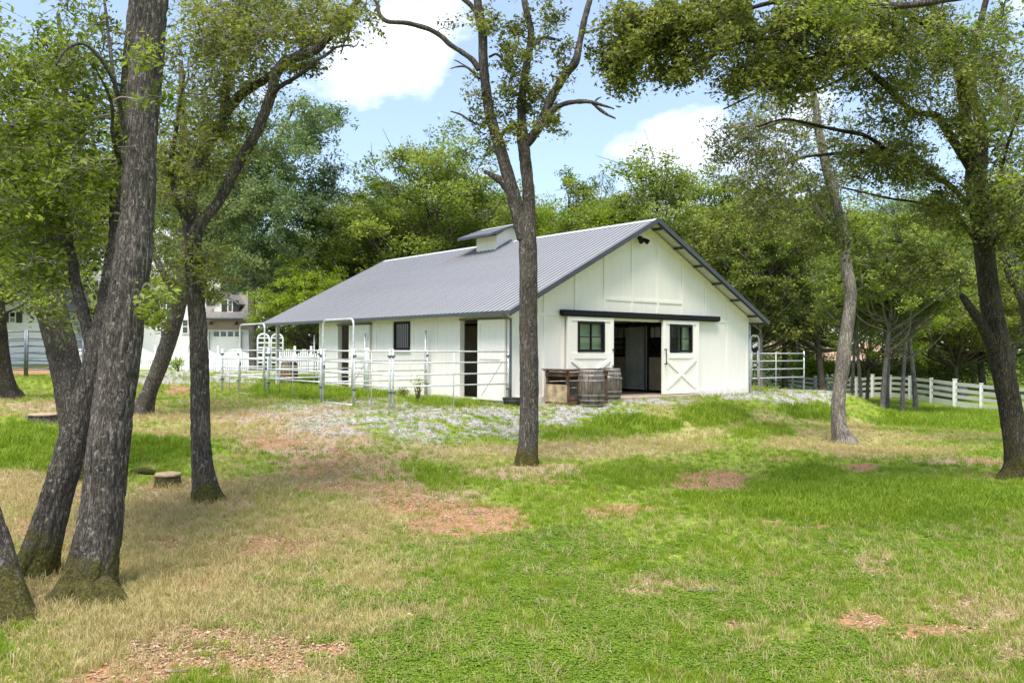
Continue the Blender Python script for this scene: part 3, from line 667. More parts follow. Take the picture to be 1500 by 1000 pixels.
# sliding doors of the aisle, track
TR = P1('door_track', M['black'], lambda b: [b.box(1.79, 9.13, -.19, -.028, 2.47, 2.62), b.box(1.83, 9.09, -.175, -.03, 2.44, 2.469)])
def barn_door(x0, x1, w0, w1, label):
    y0, y1 = -.125, -.075; zt = 2.43; f = y0-.022
    def slab(b):
        b.box(x0, x1, y0, y1, .04, 1.38); b.box(x0, x1, y0, y1, 2.31, zt); b.box(x0, w0, y0, y1, 1.38, 2.31); b.box(w1, x1, y0, y1, 1.38, 2.31)
    d = P1('barn_door', M['white'], slab, label=label)
    for a, c in ((x0, x0+.14), (x1-.14, x1)): P1('door_stile', M['trim'], lambda b: b.box(a, c, f, y0-.001, .04, zt), d)
    for a, c in ((.04, .19), (1.20, 1.37), (2.312, zt)): P1('door_rail', M['trim'], lambda b: b.box(x0+.14, x1-.14, f, y0-.001, a, c), d)
    P1('brace', M['trim'], lambda b: b.bar((x0+.16, f+.006, 1.17), (x1-.16, f+.006, .22), .11, .028, (0, 1, 0)), d)
    a1 = np.array((x0+.16, f+.004, .22)); a2 = np.array((x1-.16, f+.004, 1.17)); mid = (a1+a2)/2; dv = (a2-a1)/np.linalg.norm(a2-a1)
    P1('brace', M['trim'], lambda b: b.bar(a1, mid-dv*.07, .11, .03, (0, 1, 0)), d); P1('brace', M['trim'], lambda b: b.bar(mid+dv*.07, a2, .11, .03, (0, 1, 0)), d)
    wf = P1('window_frame', M['black'], lambda b: [b.box(w0, w0+.07, f-.012, y1+.01, 1.40, 2.29), b.box(w1-.07, w1, f-.012, y1+.01, 1.40, 2.29), b.box(w0+.07, w1-.07, f-.012, y1+.01, 1.40, 1.47), b.box(w0+.07, w1-.07, f-.012, y1+.01, 2.22, 2.29)], d)
    xm = (w0+w1)/2
    P1('muntin', M['black'], lambda b: [b.box(xm-.013, xm+.013, f, y1, 1.47, 2.22)], wf); P1('muntin', M['black'], lambda b: [b.box(w0+.07, xm-.014, f, y1, 1.832, 1.858), b.box(xm+.014, w1-.07, f, y1, 1.832, 1.858)], wf)
    for a, c in ((w0+.07, xm-.013), (xm+.013, w1-.07)):
        for e, g in ((1.47, 1.832), (1.858, 2.22)): P1('pane', M['glass'], lambda b: b.box(a, c, -.106, -.100, e, g), wf)
    return d
d = barn_door(2.01, 3.92, 2.42, 3.53, 'left sliding door half hidden by the crate')
for z in (.95, 1.45): P1('latch', M['black'], lambda b: b.box(3.86, 3.96, -.19, -.15, z, z+.035), d)
d = barn_door(6.20, 8.03, 6.55, 7.68, 'right sliding door with full cross brace')
P1('handle', M['black'], lambda b: [b.tube([(6.28, -.22, 1.02), (6.28, -.22, 1.48)], .014, 6), b.box(6.26, 6.30, -.235, -.148, 1.0, 1.03), b.box(6.26, 6.30, -.235, -.148, 1.47, 1.50)], d)

# interior: floor, stall fronts of the right side, partitions
P1('floor', M['concrete'], lambda b: b.box(3.3, 7.7, -.45, TH, -.16, .012), kind=None)
P1('floor', M['concrete'], lambda b: b.box(TH, WD-TH, TH+.001, YW-TH, -.16, .015))
def stallfront(X, y0, y1, door):
    s = 1 if X > CX else -1
    for y in (y0+.03, door[0], door[1], y1-.03): P1('stall_post', M['black'], lambda b: b.box(X-.045, X+.045, y-.04, y+.04, .015, 2.32))
    for a, c in ((y0+.07, door[0]-.04), (door[1]+.04, y1-.07)):
        if c-a < .1: continue
        P1('stall_board', M['stallpanel'], lambda b: b.box(X-.02, X+.02, a, c, .10, 1.22))
        P1('stall_rail', M['black'], lambda b: b.box(X-.035, X+.035, a, c, .015, .10)); P1('stall_rail', M['black'], lambda b: b.box(X-.035, X+.035, a, c, 1.22, 1.30))
        for z in (1.45, 1.64, 1.83): P1('stall_rail', M['black'], lambda b: b.box(X-.02, X+.02, a, c, z, z+.03))
        P1('stall_grille', M['stalldoor'], lambda b: b.box(X+s*.05, X+s*.06, a, c, 1.9, 2.25))
        k = a+.09
        ys = np.arange(a+.12, c-.05, .28)
        P1('stall_bars', M['black'], lambda b: [b.tube([(X, yy, 1.30), (X, yy, 2.28)], .012, 6) for yy in ys])
    P1('stall_rail', M['black'], lambda b: b.box(X-.03, X+.03, y0, y1, 2.33, 2.40))
    P1('stall_door', M['stalldoor'], lambda b: [b.box(X-s*.10, X-s*.06, door[0]+.02, door[1]-.02, .10, 2.26)])
    P1('stall_door_frame', M['galvdark'], lambda b: [b.box(X-s*.115, X-s*.05, door[0]+.04+.0, door[0]+.10, .06, 2.3)])
for X in (7.31, 3.66):
    for y0, y1, dr in ((.15, 3.6, (1.45, 2.45)), (3.68, 7.3, (4.9, 6.1)), (7.4, 11.4, (8.8, 10.0))): stallfront(X, y0, y1, dr)
for a, c in ((7.42, WD-TH-.01), (TH+.01, 3.56)):
    for y in (3.62, 7.32): P1('partition', M['stallpanel'], lambda b: b.box(a, c, y, y+.05, .02, 2.2))
P1('partition', M['stalldoor'], lambda b: [b.box(3.75, 7.2, 9.6, 9.7, .02, 2.7)])
for k, y in enumerate(np.arange(.6, 11, 1.1)):
    P1('rafter', M['trim'], lambda b: b.box(TH+.02, WD-TH-.02, y-.04, y+.04, 2.46, 2.60))
# security light under the gable peak
lt = P1('floodlight', M['black'], lambda b: [b.tube([(5.18, -.03, 4.98), (5.18, -.12, 4.98)], .07, 12)])
for s in (-1, 1): P1('lamp_head', M['black'], lambda b: b.tube([(5.18+s*.05, -.14, 4.97), (5.18+s*.12, -.20, 4.90), (5.18+s*.16, -.27, 4.84)], [.03, .07, .085], 10), lt)
P1('faucet', M['galvdark'], lambda b: [b.tube([(.42, -.03, -.05), (.42, -.05, .55), (.45, -.05, .66), (.55, -.08, .70), (.66, -.1, .72)], .014, 6), b.box(.62, .72, -.13, -.07, .70, .76)])

# ------------------------------------------------------------------ corral panels, gates
RZ = (1.40, 1.11, .81, .52, .22)
def corral_panel(name, x0, y0, x1, y1, label, rails=RZ[:4], h=1.42, posts=(0, .5, 1), mat='galv', r=.02, pr=.026):
    t = empty(name, ((x0+x1)/2, (y0+y1)/2, 0), label, 'fence panel', 'steel tube corral panels'); ox, oy = (x0+x1)/2, (y0+y1)/2
    for f in posts:
        x, y = x0+(x1-x0)*f-ox, y0+(y1-y0)*f-oy; z0 = float(gz(x+ox, y+oy))
        rr = pr if f in (0, 1) else r*.8
        P1('post', M[mat], lambda b: b.tube([(x, y, z0-.02), (x, y, h+(.03 if f in (0, 1) else -.02))], rr, 8), t, smooth=True)
    for z in rails:
        P1('rail', M[mat], lambda b: b.tube([(x0-ox, y0-oy, z), (x1-ox, y1-oy, z)], r, 8), t, smooth=True)
    if name == 'corral_fence':
        for f in (0, 1):
            x, y = x0+(x1-x0)*f-ox, y0+(y1-y0)*f-oy
            P1('connector_pin', M['galvdark'], lambda b: [b.box(x-.04, x+.04, y-.04, y+.04, z, z+.05) for z in (.35, 1.25)], t)
    return t
def arch_gate(x0, y0, x1, y1, label, H=2.25, rails=RZ[:4], inner=.07):
    t = empty('corral_gate', ((x0+x1)/2, (y0+y1)/2, 0), label, 'gate', 'arched corral gates'); ox, oy = (x0+x1)/2, (y0+y1)/2
    dv = np.array([x1-x0, y1-y0, 0.]); L_ = np.linalg.norm(dv); dv /= L_
    A = np.array([x0-ox, y0-oy, 0.]); B_ = np.array([x1-ox, y1-oy, 0.]); z0 = min(float(gz(x0, y0)), float(gz(x1, y1)))+.01; z = np.array([0, 0, 1.])
    rr = .15
    path = [A+z*z0, A+z*1.2, A+z*(H-rr)]+[A+dv*(rr-rr*math.cos(a))+z*(H-rr+rr*math.sin(a)) for a in np.linspace(.3, math.pi/2, 5)]
    path += [B_-dv*(rr-rr*math.cos(a))+z*(H-rr+rr*math.sin(a)) for a in np.linspace(math.pi/2, .3, 5)]+[B_+z*(H-rr), B_+z*1.2, B_+z*z0]
    P1('arch_frame', M['galv'], lambda b: b.tube(path, .028, 8), t, smooth=True)
    P1('bottom_bar', M['galv'], lambda b: b.tube([A+z*z0+z*.02, B_+z*z0+z*.02], .022, 8), t, smooth=True)
    a2 = A+dv*inner; b2 = B_-dv*inner
    for q in (a2, b2): P1('gate_stile', M['galv'], lambda b: b.tube([q+z*.38, q+z*1.46], .024, 8), t, smooth=True)
    for h in rails: P1('rail', M['galv'], lambda b: b.tube([a2+z*h, b2+z*h], .02, 8), t, smooth=True)
    P1('latch', M['galvdark'], lambda b: b.obox((B_+b2)/2+z*.95, dv*.06, np.array([-dv[1], dv[0], 0])*.02, z*.05), t)
    return t
XC = -3.86
corral_panel('corral_fence', -.14, -.05, XC+.05, -.05, 'long corral panel running out from the front corner of the barn')
corral_panel('corral_fence', XC, .02, XC, 1.80, 'short corral panel just right of the nearer arched gate')
arch_gate(XC, 1.86, XC, 3.60, 'nearer arched steel gate, taller than the fence, in front of the barn')
corral_panel('corral_fence', XC, 3.72, XC, 7.36, 'corral panel between the two arched gates')
arch_gate(XC, 7.62, XC, 9.66, 'farther arched steel gate beside the pale tree trunk')
corral_panel('corral_fence', XC, 9.76, XC, 11.3, 'short far end corral panel at the left of the fence line')
corral_panel('corral_fence', -.16, 3.92, XC+.08, 3.72, 'corral divider running from the wall right of the window', posts=(0, 1), h=1.42)
P1('tall_post', M['galv'], lambda b: b.tube([(-.2, 3.95, -.08), (-.2, 3.95, 2.05)], .035, 8), None, smooth=True)
tag(bpy.data.objects['tall_post'], 'tall grey steel post standing against the wall right of the window', 'post')
corral_panel('corral_fence', -.16, 7.66, XC+.08, 7.45, 'corral divider ending beside the wall at the far stall door', posts=(0, .9, 1))
o = P1('tall_post', M['galv'], lambda b: b.tube([(-.2, 7.72, -.08), (-.2, 7.72, 2.0)], .035, 8), None, smooth=True); tag(o, 'tall grey steel post beside the far stall sliding door', 'post')
corral_panel('corral_fence', -.10, 11.4, XC+.08, 11.4, 'rearmost corral panel closing the pen at the porch', posts=(0, .6, 1))
o = P1('tall_post', M['galv'], lambda b: b.tube([(-.14, 11.7, -.08), (-.14, 11.7, 2.0)], .03, 8), None, smooth=True); tag(o, 'thin grey steel post at the far end of the barn wall', 'post')
arch_gate(11.12, -.02, 11.62, -.02, 'small arched gate at the right corner of the barn', H=2.0, rails=())
corral_panel('corral_fence', 11.16, .02, 14.65, .02, 'corral panel to the right of the barn in front of the white fence', posts=(0, .46, 1), rails=(1.36, 1.08, .78, .46))
o = P1('latch_box', M['galv'], lambda b: [b.box(11.3, 11.42, -.06, -.0, .9, .98)], None); tag(o, 'small steel latch on the right corner gate', 'latch')

# pale plastic pole, feed tub
o = P1('pale_pole', M['fence'], lambda b: b.tube([(-.75, 6.6, -.1), (-.75, 6.6, 1.45), (-.75, 6.6, 1.5)], [.085, .085, .06], 12), None, smooth=True)
tag(o, 'thick pale capped pole standing in the pen against the barn wall', 'post')
tb = empty('feed_tub', (-.28, -.42, float(gz(-.28, -.42))), 'low black rubber feed tub at the barn corner', 'tub')
P1('bowl', M['rubber'], lambda b: b.tube([(0, 0, 0), (0, 0, .02), (0, 0, .20), (0, 0, .21), (0, 0, .20), (0, 0, .05)], [.20, .225, .28, .27, .25, .20], 24), tb, smooth=True)
P1('rim', M['rubber'], lambda b: b.tube([(.27*math.cos(a), .27*math.sin(a), .205) for a in np.linspace(0, 2*math.pi, 25)], .018, 6), tb, smooth=True)

# ------------------------------------------------------------------ barrels, crate
def barrel(loc, label, wood, H=.90, R0=.27, R1=.335, lean=0, group='old wine barrels', rz=0):
    t = empty('wine_barrel', loc, label, 'barrel', group, rz)
    zs = np.linspace(0, H, 15); rr = R0+(R1-R0)*np.sin(np.pi*np.clip(zs/H, 0, 1))**.85
    n = 22
    def staves(b):
        for k in range(n):
            a0 = 2*math.pi*k/n+.012; a1 = 2*math.pi*(k+1)/n-.012; am = (a0+a1)/2
            V = []
            for z, r in zip(zs, rr):
                rk = r*(1+.006*((k*7) % 5-2)/2)
                V += [((rk-.02)*math.cos(a0), (rk-.02)*math.sin(a0), z), (rk*math.cos(a0), rk*math.sin(a0), z), (rk*1.004*math.cos(am), rk*1.004*math.sin(am), z), (rk*math.cos(a1), rk*math.sin(a1), z), ((rk-.02)*math.cos(a1), (rk-.02)*math.sin(a1), z)]
            F = [(i*5+j, i*5+j+1, i*5+j+6, i*5+j+5) for i in range(14) for j in range(4)]+[(i*5+4, i*5, i*5+5, i*5+9) for i in range(14)]
            e = 14*5
            F += [(e, e+1, e+3, e+4)]
            b.add(V, F)
    P1('staves', wood, staves, t)
    P1('head', wood, lambda b: b.tube([(0, 0, H-.06), (0, 0, H-.035)], R0-.008, 22), t)
    for f in (.035, .16, .30, .70, .84, .965):
        z = f*H; w = .04
        def R(z): return R0+(R1-R0)*math.sin(math.pi*min(1, max(0, z/H)))**.85+.006
        P1('hoop', M['hoop'], lambda b: b.tube([(0, 0, z-w/2), (0, 0, z-w/2), (0, 0, z+w/2), (0, 0, z+w/2)], [R(z-w/2)-.01, R(z-w/2), R(z+w/2), R(z+w/2)-.01], 40, cap=False), t, smooth=False)
    return t
def at_ground(u, v): return GP(u, v)
def on(x, y): return (x, y, float(gz(x, y)))
p = at_ground(866, 594); barrel(tuple(p), 'grey weathered wine barrel in front of the crate', M['barrelgrey'], H=1.0, R0=.31, R1=.385)
p2 = at_ground(893, 587); b2_ = barrel(tuple(p2), 'darker wine barrel with slipped hoop, standing behind the nearer grey one', M['barrelgrey'], H=.98, R0=.30, R1=.365, rz=1.1)
# slipped hoop on the second barrel
P1('slipped_hoop', M['hoop'], lambda b: b.tube([(.365*math.cos(a), .365*math.sin(a), .74+.07*math.sin(a+.6)) for a in np.linspace(0, 2*math.pi, 40)], .014, 5), b2_)
cc = at_ground(822, 590)
crate = empty('wooden_crate', (1.52, -.80, float(gz(1.52, -.80))), 'old brown wooden hutch with plywood end and wire sides beside the barrels', 'crate', rz=0)
CL, CWd, CH = 1.5, .90, .94    # length along x, width along y
x0, x1, y0, y1 = -.55, 1.0, -.45, .45
for x, y in ((x0, y0), (x1-.07, y0), (x0, y1-.07), (x1-.07, y1-.07), ((x0+x1)/2, y0)): P1('corner_post', M['crate'], lambda b: b.box(x, x+.07, y, y+.07, .0, CH-.02), crate)
P1('side_board', M['plywood'], lambda b: b.box(x0-.018, x0-.002, y0+.02, y1-.02, .08, .56), crate)
P1('side_board', M['crate'], lambda b: b.box(x0-.022, x0-.001, y0, y1, CH-.16, CH-.03), crate); P1('side_board', M['crate'], lambda b: b.box(x0-.022, x0-.001, y0, y1, .0, .075), crate)
for z0, z1 in ((0, .12), (.14, .24), (CH-.15, CH-.04)): P1('plank', M['crate'], lambda b: b.box(x0, x1, y0-.024, y0-.002, z0, z1), crate)
for z0, z1 in ((0, .2), (.22, .42), (.44, .62), (.64, .8)): P1('plank', M['crate'], lambda b: b.box(x0+.08, x1-.08, y1-.03, y1-.01, z0, z1), crate)
for k in range(5): P1('lid_plank', M['crate'], lambda b: b.box(x0-.06, x1+.06, y0-.05+k*.2, y0-.05+k*.2+.19, CH-.02+.006*(k % 2), CH+.012+.006*(k % 2)), crate)
P1('lid_plank', M['crate'], lambda b: b.box(x0-.1, x0-.02, y0-.06, y1+.06, CH+.02, CH+.05), crate); P1('lid_plank', M['crate'], lambda b: b.bar((x0-.1, y0-.02, CH+.035), (x1+.08, y0+.02, CH+.05), .09, .03), crate)
P1('floor_board', M['crate'], lambda b: b.box(x0+.02, x1-.02, y0+.02, y1-.05, .05, .075), crate)
P1('wire_mesh', M['mesh'], lambda b: [b.tube([(x0+.07, y0+.02, z), (x1-.07, y0+.02, z)], .003, 4) for z in np.arange(.26, .68, .05)]+[b.tube([(x, y0+.018, .24), (x, y0+.018, .69)], .003, 4) for x in np.arange(x0+.1, x1-.08, .05)], crate, kind='stuff')
# ridge planter barrel on the driveway
pd = DL(35.5, (424-750)/FPX*35.5); pl = (pd[0], pd[1], float(gz(pd[0], pd[1])))
barrel(pl, 'warm brown wine barrel used as a planter beyond the corral', M['barreltan'], H=.98, R0=.29, R1=.36)

# ------------------------------------------------------------------ white vinyl fence on the right
fence = empty('white_fence', tuple(DL(55, 24)), 'long white four rail vinyl fence crossing the right side behind the trees', 'fence')
f0 = np.array(fence.location)
def fpt(d): 
    l = 24.0+.35*math.sin(d*.05); p = DL(d, l); p[2] = float(gz(p[0], p[1])); return p
dd_ = np.arange(33.5, 110, 2.55)
for i, d_ in enumerate(dd_):
    a = fpt(d_); b2 = fpt(d_+2.55)
    big = (i % 4 == 1)
    hw = .085 if big else .065; H = 1.50 if big else 1.40
    P1('post', M['fence'], lambda b: [b.box(a[0]-f0[0]-hw, a[0]-f0[0]+hw, a[1]-f0[1]-hw, a[1]-f0[1]+hw, a[2]-.1, a[2]+H)], fence)
    P1('post_cap', M['fence'], lambda b: [b.box(a[0]-f0[0]-hw-.02, a[0]-f0[0]+hw+.02, a[1]-f0[1]-hw-.02, a[1]-f0[1]+hw+.02, a[2]+H, a[2]+H+.03)], fence)
    for z, w in ((1.25, .18), (.91, .18), (.57, .18), (.17, .30)):
        P1('rail', M['fence'], lambda b: b.bar(a-[f0[0], f0[1], -z], b2-[f0[0], f0[1], -z], .045, w), fence)

# ------------------------------------------------------------------ white house behind the trees on the left
def frame_axes(): 
    return np.array([math.cos(YAW), -math.sin(YAW), 0]), np.array([math.sin(YAW), math.cos(YAW), 0])
AX, AY = frame_axes()
HD = 66.0
def hx(u, d=HD): return (u-750)/FPX*d
def hz(v, d=HD): return CAM[2]+(514.5-v)/FPX*d
hp = DL(HD, hx(200)); house = empty('white_house', (hp[0], hp[1], 0), 'large white house with dark shutters and brick garage wing behind the left trees', 'house', rz=-YAW)
# local frame: x to the right, y away from the camera, z up
X0 = hx(200)
def lx(u, d=HD): return hx(u, d)-X0
def gable(b, xa, xb, y0, y1, z0, ze, zp): b.prism([(xa, z0), (xb, z0), (xb, ze), ((xa+xb)/2, zp), (xa, ze)], 1, y0, y1)
P1('wall', M['housewhite'], lambda b: gable(b, lx(150), lx(322), 0, 9, -1, hz(405), hz(340)), house)
P1('wall', M['housewhite'], lambda b: gable(b, lx(-40), lx(122), -4, 6, -1, hz(458, 62), hz(395, 62)), house)
P1('wall', M['housewhite'], lambda b: b.box(lx(122), lx(150), 1.0, 8, -1, hz(400)), house)
P1('wall', M['housewhite'], lambda b: b.box(lx(305), lx(385), -2.0, 7, -1, hz(487)), house)
def hroof(xa, xb, y0, y1, ze, zp, nm='roof'):
    xm = (xa+xb)/2; o_ = .35
    for s, xe in ((-1, xa-o_), (1, xb+o_)):
        P1(nm, M['shingle'], lambda b: b.prism([(xm, zp+.06), (xe, ze-.12), (xe, ze+.06), (xm, zp+.24)], 1, y0-.3, y1+.3), house)
        P1('barge_board', M['housewhite'], lambda b: b.prism([(xm, zp-.12), (xe, ze-.30), (xe, ze+.04), (xm, zp+.22)], 1, y0-.36, y0-.302), house)
hroof(lx(150), lx(322), 0, 9, hz(405), hz(340)); hroof(lx(-40), lx(122), -4, 6, hz(458, 62), hz(395, 62))
# garage wing roof sloping towards the viewer, dormer
P1('roof', M['shingle'], lambda b: b.prism([(-2.5, hz(473)), (-2.5, hz(473)+.15), (3.2, hz(430)+.15), (3.2, hz(430))], 0, lx(302), lx(392)), house)
P1('gutter', M['shutter'], lambda b: b.box(lx(302), lx(392), -2.62, -2.5, hz(474), hz(471.5)), house)
P1('dormer', M['housewhite'], lambda b: gable(b, lx(321), lx(353), -1.2, 3, hz(470), hz(450), hz(437)), house)
for s in (-1, 1):
    xm = lx(337); P1('dormer_roof', M['shingle'], lambda b: b.prism([(xm, hz(436)), (xm+s*1.1, hz(451.5)), (xm+s*1.1, hz(449)), (xm, hz(433.5))], 1, -1.4, 3), house)
P1('brick_band', M['brick'], lambda b: b.box(lx(308), lx(383), -2.05, -2.0, hz(487), hz(474)), house)
P1('trim_band', M['housewhite'], lambda b: b.box(lx(308), lx(383), -2.10, -2.0, hz(489), hz(487)), house)
def hwin(u0, u1, v0, v1, y, shut=True, d=HD, cross=True):
    a, c, z0, z1 = lx(u0, d), lx(u1, d), hz(v1, d), hz(v0, d)
    f = P1('window', M['housewhite'], lambda b: [b.box(a-.08, a, y-.06, y, z0-.08, z1+.08), b.box(c, c+.08, y-.06, y, z0-.08, z1+.08), b.box(a, c, y-.06, y, z1, z1+.08), b.box(a, c, y-.06, y, z0-.08, z0)], house)
    P1('pane', M['darkglass'], lambda b: b.box(a, c, y-.03, y-.005, z0, z1), f)
    if cross: P1('muntin', M['housewhite'], lambda b: [b.box(a, c, y-.05, y-.031, (z0+z1)/2-.03, (z0+z1)/2+.03)], f)
    if shut:
        for s in (a-.52, c+.10): P1('shutter', M['shutter'], lambda b: b.box(s, s+.42, y-.06, y-.001, z0-.05, z1+.05), house)
hwin(302, 311, 431, 460, -.001); hwin(230, 243, 440, 470, -.001); hwin(268, 275, 472, 491, -.001, False); hwin(180, 192, 440, 468, -.001)
hwin(342, 347, 445, 460, -1.2, True, cross=False)
hwin(136, 143, 414, 440, .99); hwin(127, 138, 466, 483, .99, False); hwin(15, 22, 462, 476, -4.001, True, 62); hwin(236, 246, 478, 496, -.001, False)
P1('porch_roof', M['shingle'], lambda b: b.prism([(-1.2, hz(458)), (-1.2, hz(455)), (1, hz(450)), (1, hz(453))], 0, lx(120), lx(152)), house)
for k, (a, c) in enumerate(((311, 320), (326, 366))):
    g = P1('garage_door', M['fence'], lambda b: b.box(lx(a), lx(c), -2.16, -2.11, -.2, hz(488.5)), house)
    n = 1 if k == 0 else 4; w = (c-a)/n
    for j in range(n):
        for i in range(2):
            xa = lx(a+j*w+1.2+i*(w-2.4)/2+.1); xb = lx(a+j*w+1.2+(i+1)*(w-2.4)/2-.1)
            for vz in ((489.6, 492.6), (493, 496)): P1('pane', M['darkglass'], lambda b: b.box(xa, xb, -2.18, -2.161, hz(vz[1]), hz(vz[0])), g)
for u in (325, 361):
    P1('lamp', M['black'], lambda b: b.tube([(lx(u), -2.1, hz(477)), (lx(u), -2.4, hz(476)), (lx(u), -2.5, hz(478)), (lx(u), -2.5, hz(480))], [.04, .04, .07, .22], 8), house)
# neighbour's low house with tan roof beyond the fence
np_ = DL(92, hx(1290, 92)); nb = empty('tan_roofed_house', (np_[0], np_[1], -2), 'low house with pinkish tan tiled roof seen through trees beyond the white fence', 'house', rz=-YAW+.1)
P1('wall', M['housewhite'], lambda b: b.box(-11, 9, 0, 7, -1, 2.6), nb)
P1('roof', M['tanroof'], lambda b: b.prism([(-.8, 2.5), (3.5, 4.6), (7.8, 2.5), (7.8, 2.35), (-.8, 2.35)], 0, -11.6, 9.6), nb)
for x in (-8, -4, 0, 5): 
    f = P1('window', M['housewhite'], lambda b: b.box(x-.1, x+1.5, -.05, -.001, .9, 2.1), nb); P1('pane', M['darkglass'], lambda b: b.box(x, x+1.4, -.08, -.051, 1, 2), f)

# picket fence and arbour by the house
PFD = 52.0
pf = empty('picket_fence', tuple(DL(PFD, (440-750)/FPX*PFD)), 'white scalloped picket fence in front of the white house', 'fence', rz=-YAW)
px0 = (440-750)/FPX*PFD; pz = 1.43-(530-515.5)/FPX*PFD
pz = float(gz(pf.location[0], pf.location[1]))
def picket(b, ua, ub):
    xa, xb = (ua-750)/FPX*PFD-px0, (ub-750)/FPX*PFD-px0; n = max(2, int((xb-xa)/.13))
    for k in range(n):
        x = xa+(xb-xa)*(k+.5)/n; h = 1.05+.32*(.5-.5*math.cos(2*math.pi*(k/n)))
        b.box(x-.045, x+.045, -.02, .0, pz+.06, pz+h)
    for z in (.25, .8): b.box(xa, xb, .001, .04, pz+z, pz+z+.09)
us = list(range(90, 392, 46))+[408, 432, 456, 482, 508]
for a, c in zip(us[:-1], us[1:]):
    if a == 366: continue
    P1('picket_section', M['fence'], lambda b: picket(b, a+1, c-1), pf, kind='stuff')
    P1('post', M['fence'], lambda b: b.box((a-750)/FPX*PFD-px0-.07, (a-750)/FPX*PFD-px0+.07, -.05, .07, pz-.1, pz+1.55), pf)
ab = empty('garden_arbour', tuple(DL(PFD, (396-750)/FPX*PFD)), 'white double arched garden arbour between fence sections beyond the corral', 'arbour', rz=-YAW)
for s in (-1, 1):
    xc = s*.42
    P1('arch', M['fence'], lambda b: b.tube([(xc-.36, 0, pz), (xc-.36, 0, pz+1.9)]+[(xc-.36*math.cos(t), 0, pz+1.95+.33*math.sin(t)) for t in np.linspace(.2, math.pi-.2, 7)]+[(xc+.36, 0, pz+1.9), (xc+.36, 0, pz)], .055, 6), ab, smooth=True)
    for z in (.5, .8, 1.1, 1.4, 1.7, 2.0): P1('slat', M['fence'], lambda b: b.box(xc-.34, xc+.34, -.03, .03, pz+z, pz+z+.07), ab)
# dark corral on the far left
def dark_panel(ua, da, ub, db, label):
    a = DL(da, (ua-750)/FPX*da); c = DL(db, (ub-750)/FPX*db)
    t = empty('pipe_fence', (*((a+c)/2)[:2], 0), label, 'fence', 'dark pipe fences at the far left'); o_ = (a+c)/2
    za, zc = float(gz(a[0], a[1])), float(gz(c[0], c[1]))
    for f in (0, .5, 1):
        p = a+(c-a)*f-o_; z = za+(zc-za)*f
        P1('post', M['galvdark'], lambda b: b.tube([(p[0], p[1], z-.05), (p[0], p[1], z+1.72)], .04, 8), t, smooth=True)
    for h in (1.66, 1.4, 1.14, .88, .62, .36): P1('rail', M['galvdark'], lambda b: b.tube([a-o_+[0, 0, za+h], c-o_+[0, 0, zc+h]], .025, 8), t, smooth=True)
dark_panel(-60, 31, 37, 30.5, 'dark pipe fence at the left edge behind the leftmost trunk')
dark_panel(40, 30.4, 122, 29.5, 'dark pipe fence seen between the leaning trunks on the left')
dark_panel(-50, 38, 128, 37, 'second dark pipe fence farther back between the left trunks')

# ------------------------------------------------------------------ tree building
rng = np.random.default_rng(7)
def leaves(mb_, C, size, r, tint, up=.35, asp=.5, droop=0.0):
    """one folded leaf (two triangles sharing the midrib) at each centre"""
    n = len(C); sz = size*(.5+1.0*r.random(n)**1.2)
    nrm = r.normal(size=(n, 3)); nrm[:, 2] = np.abs(nrm[:, 2])+up*2; nrm /= np.linalg.norm(nrm, axis=1)[:, None]
    t = r.normal(size=(n, 3)); t[:, 2] -= droop; t -= nrm*(t*nrm).sum(1)[:, None]; t /= np.linalg.norm(t, axis=1)[:, None]
    s = np.cross(nrm, t)
    a = C-t*sz[:, None]/2; b = C+t*sz[:, None]/2
    m1 = C+s*(sz*asp/2)[:, None]+nrm*(sz*.10)[:, None]-t*(sz*.08)[:, None]; m2 = C-s*(sz*asp/2)[:, None]+nrm*(sz*.10)[:, None]-t*(sz*.08)[:, None]
    V = np.stack([a, m1, b, m2], 1).reshape(-1, 3); k = np.arange(n)*4
    F = np.concatenate([np.stack([k, k+1, k+2], 1), np.stack([k, k+2, k+3], 1)])
    mb_.add(V, F, tint=np.concatenate([tint, tint]))
def bark_disp(seed, flare=0.0, flen=.35, lobes=5, amp=.035, z0=0):
    def f(P, th, R):
        s = np.concatenate([[0], np.cumsum(np.linalg.norm(np.diff(P, axis=0), axis=1))])[:, None]-z0
        c, sn = np.cos(th)[None], np.sin(th)[None]; Rr = R[:, None]
        low = fbm(c*1.5+seed, sn*1.5, s*1.2, seed, 3)-.5
        u = c*Rr*16; w = sn*Rr*16
        rid = np.abs(fbm(u+seed*3.1, w, s*4.5, seed+5, 3)-.5)*2
        out = .93+.16*low+(amp/np.maximum(Rr, .03))*(.35*np.minimum(rid*3, 1)-.2)
        if flare:
            out = out+flare*1.35*np.exp(-np.maximum(s, -.1)/flen)*(.75+.55*np.cos(lobes*th[None]+seed)+.25*np.cos((lobes+3)*th[None]+2*seed))
        return out
    return f
def limb(mb_, pts, sides=12, n=6, seed=1, flare=0, wscale=.88, sink=0, flen=.35, amp=.03, disp=True):
    """pts: (u, v, depth, width in pixels); returns world samples (x, y, z, r)"""
    W_ = np.array([[*PX(u, v, d), w/2/FPX*d*wscale] for u, v, d, w in pts])
    if sink: W_ = np.vstack([np.r_[W_[0, :3]-[0, 0, sink], W_[0, 3]*1.05], W_])
    Sp = spline(W_, n)
    mb_.tube(Sp[:, :3], np.maximum(Sp[:, 3], .003), sides, disp=bark_disp(seed, flare, flen, amp=amp, z0=sink) if disp else None)
    return Sp
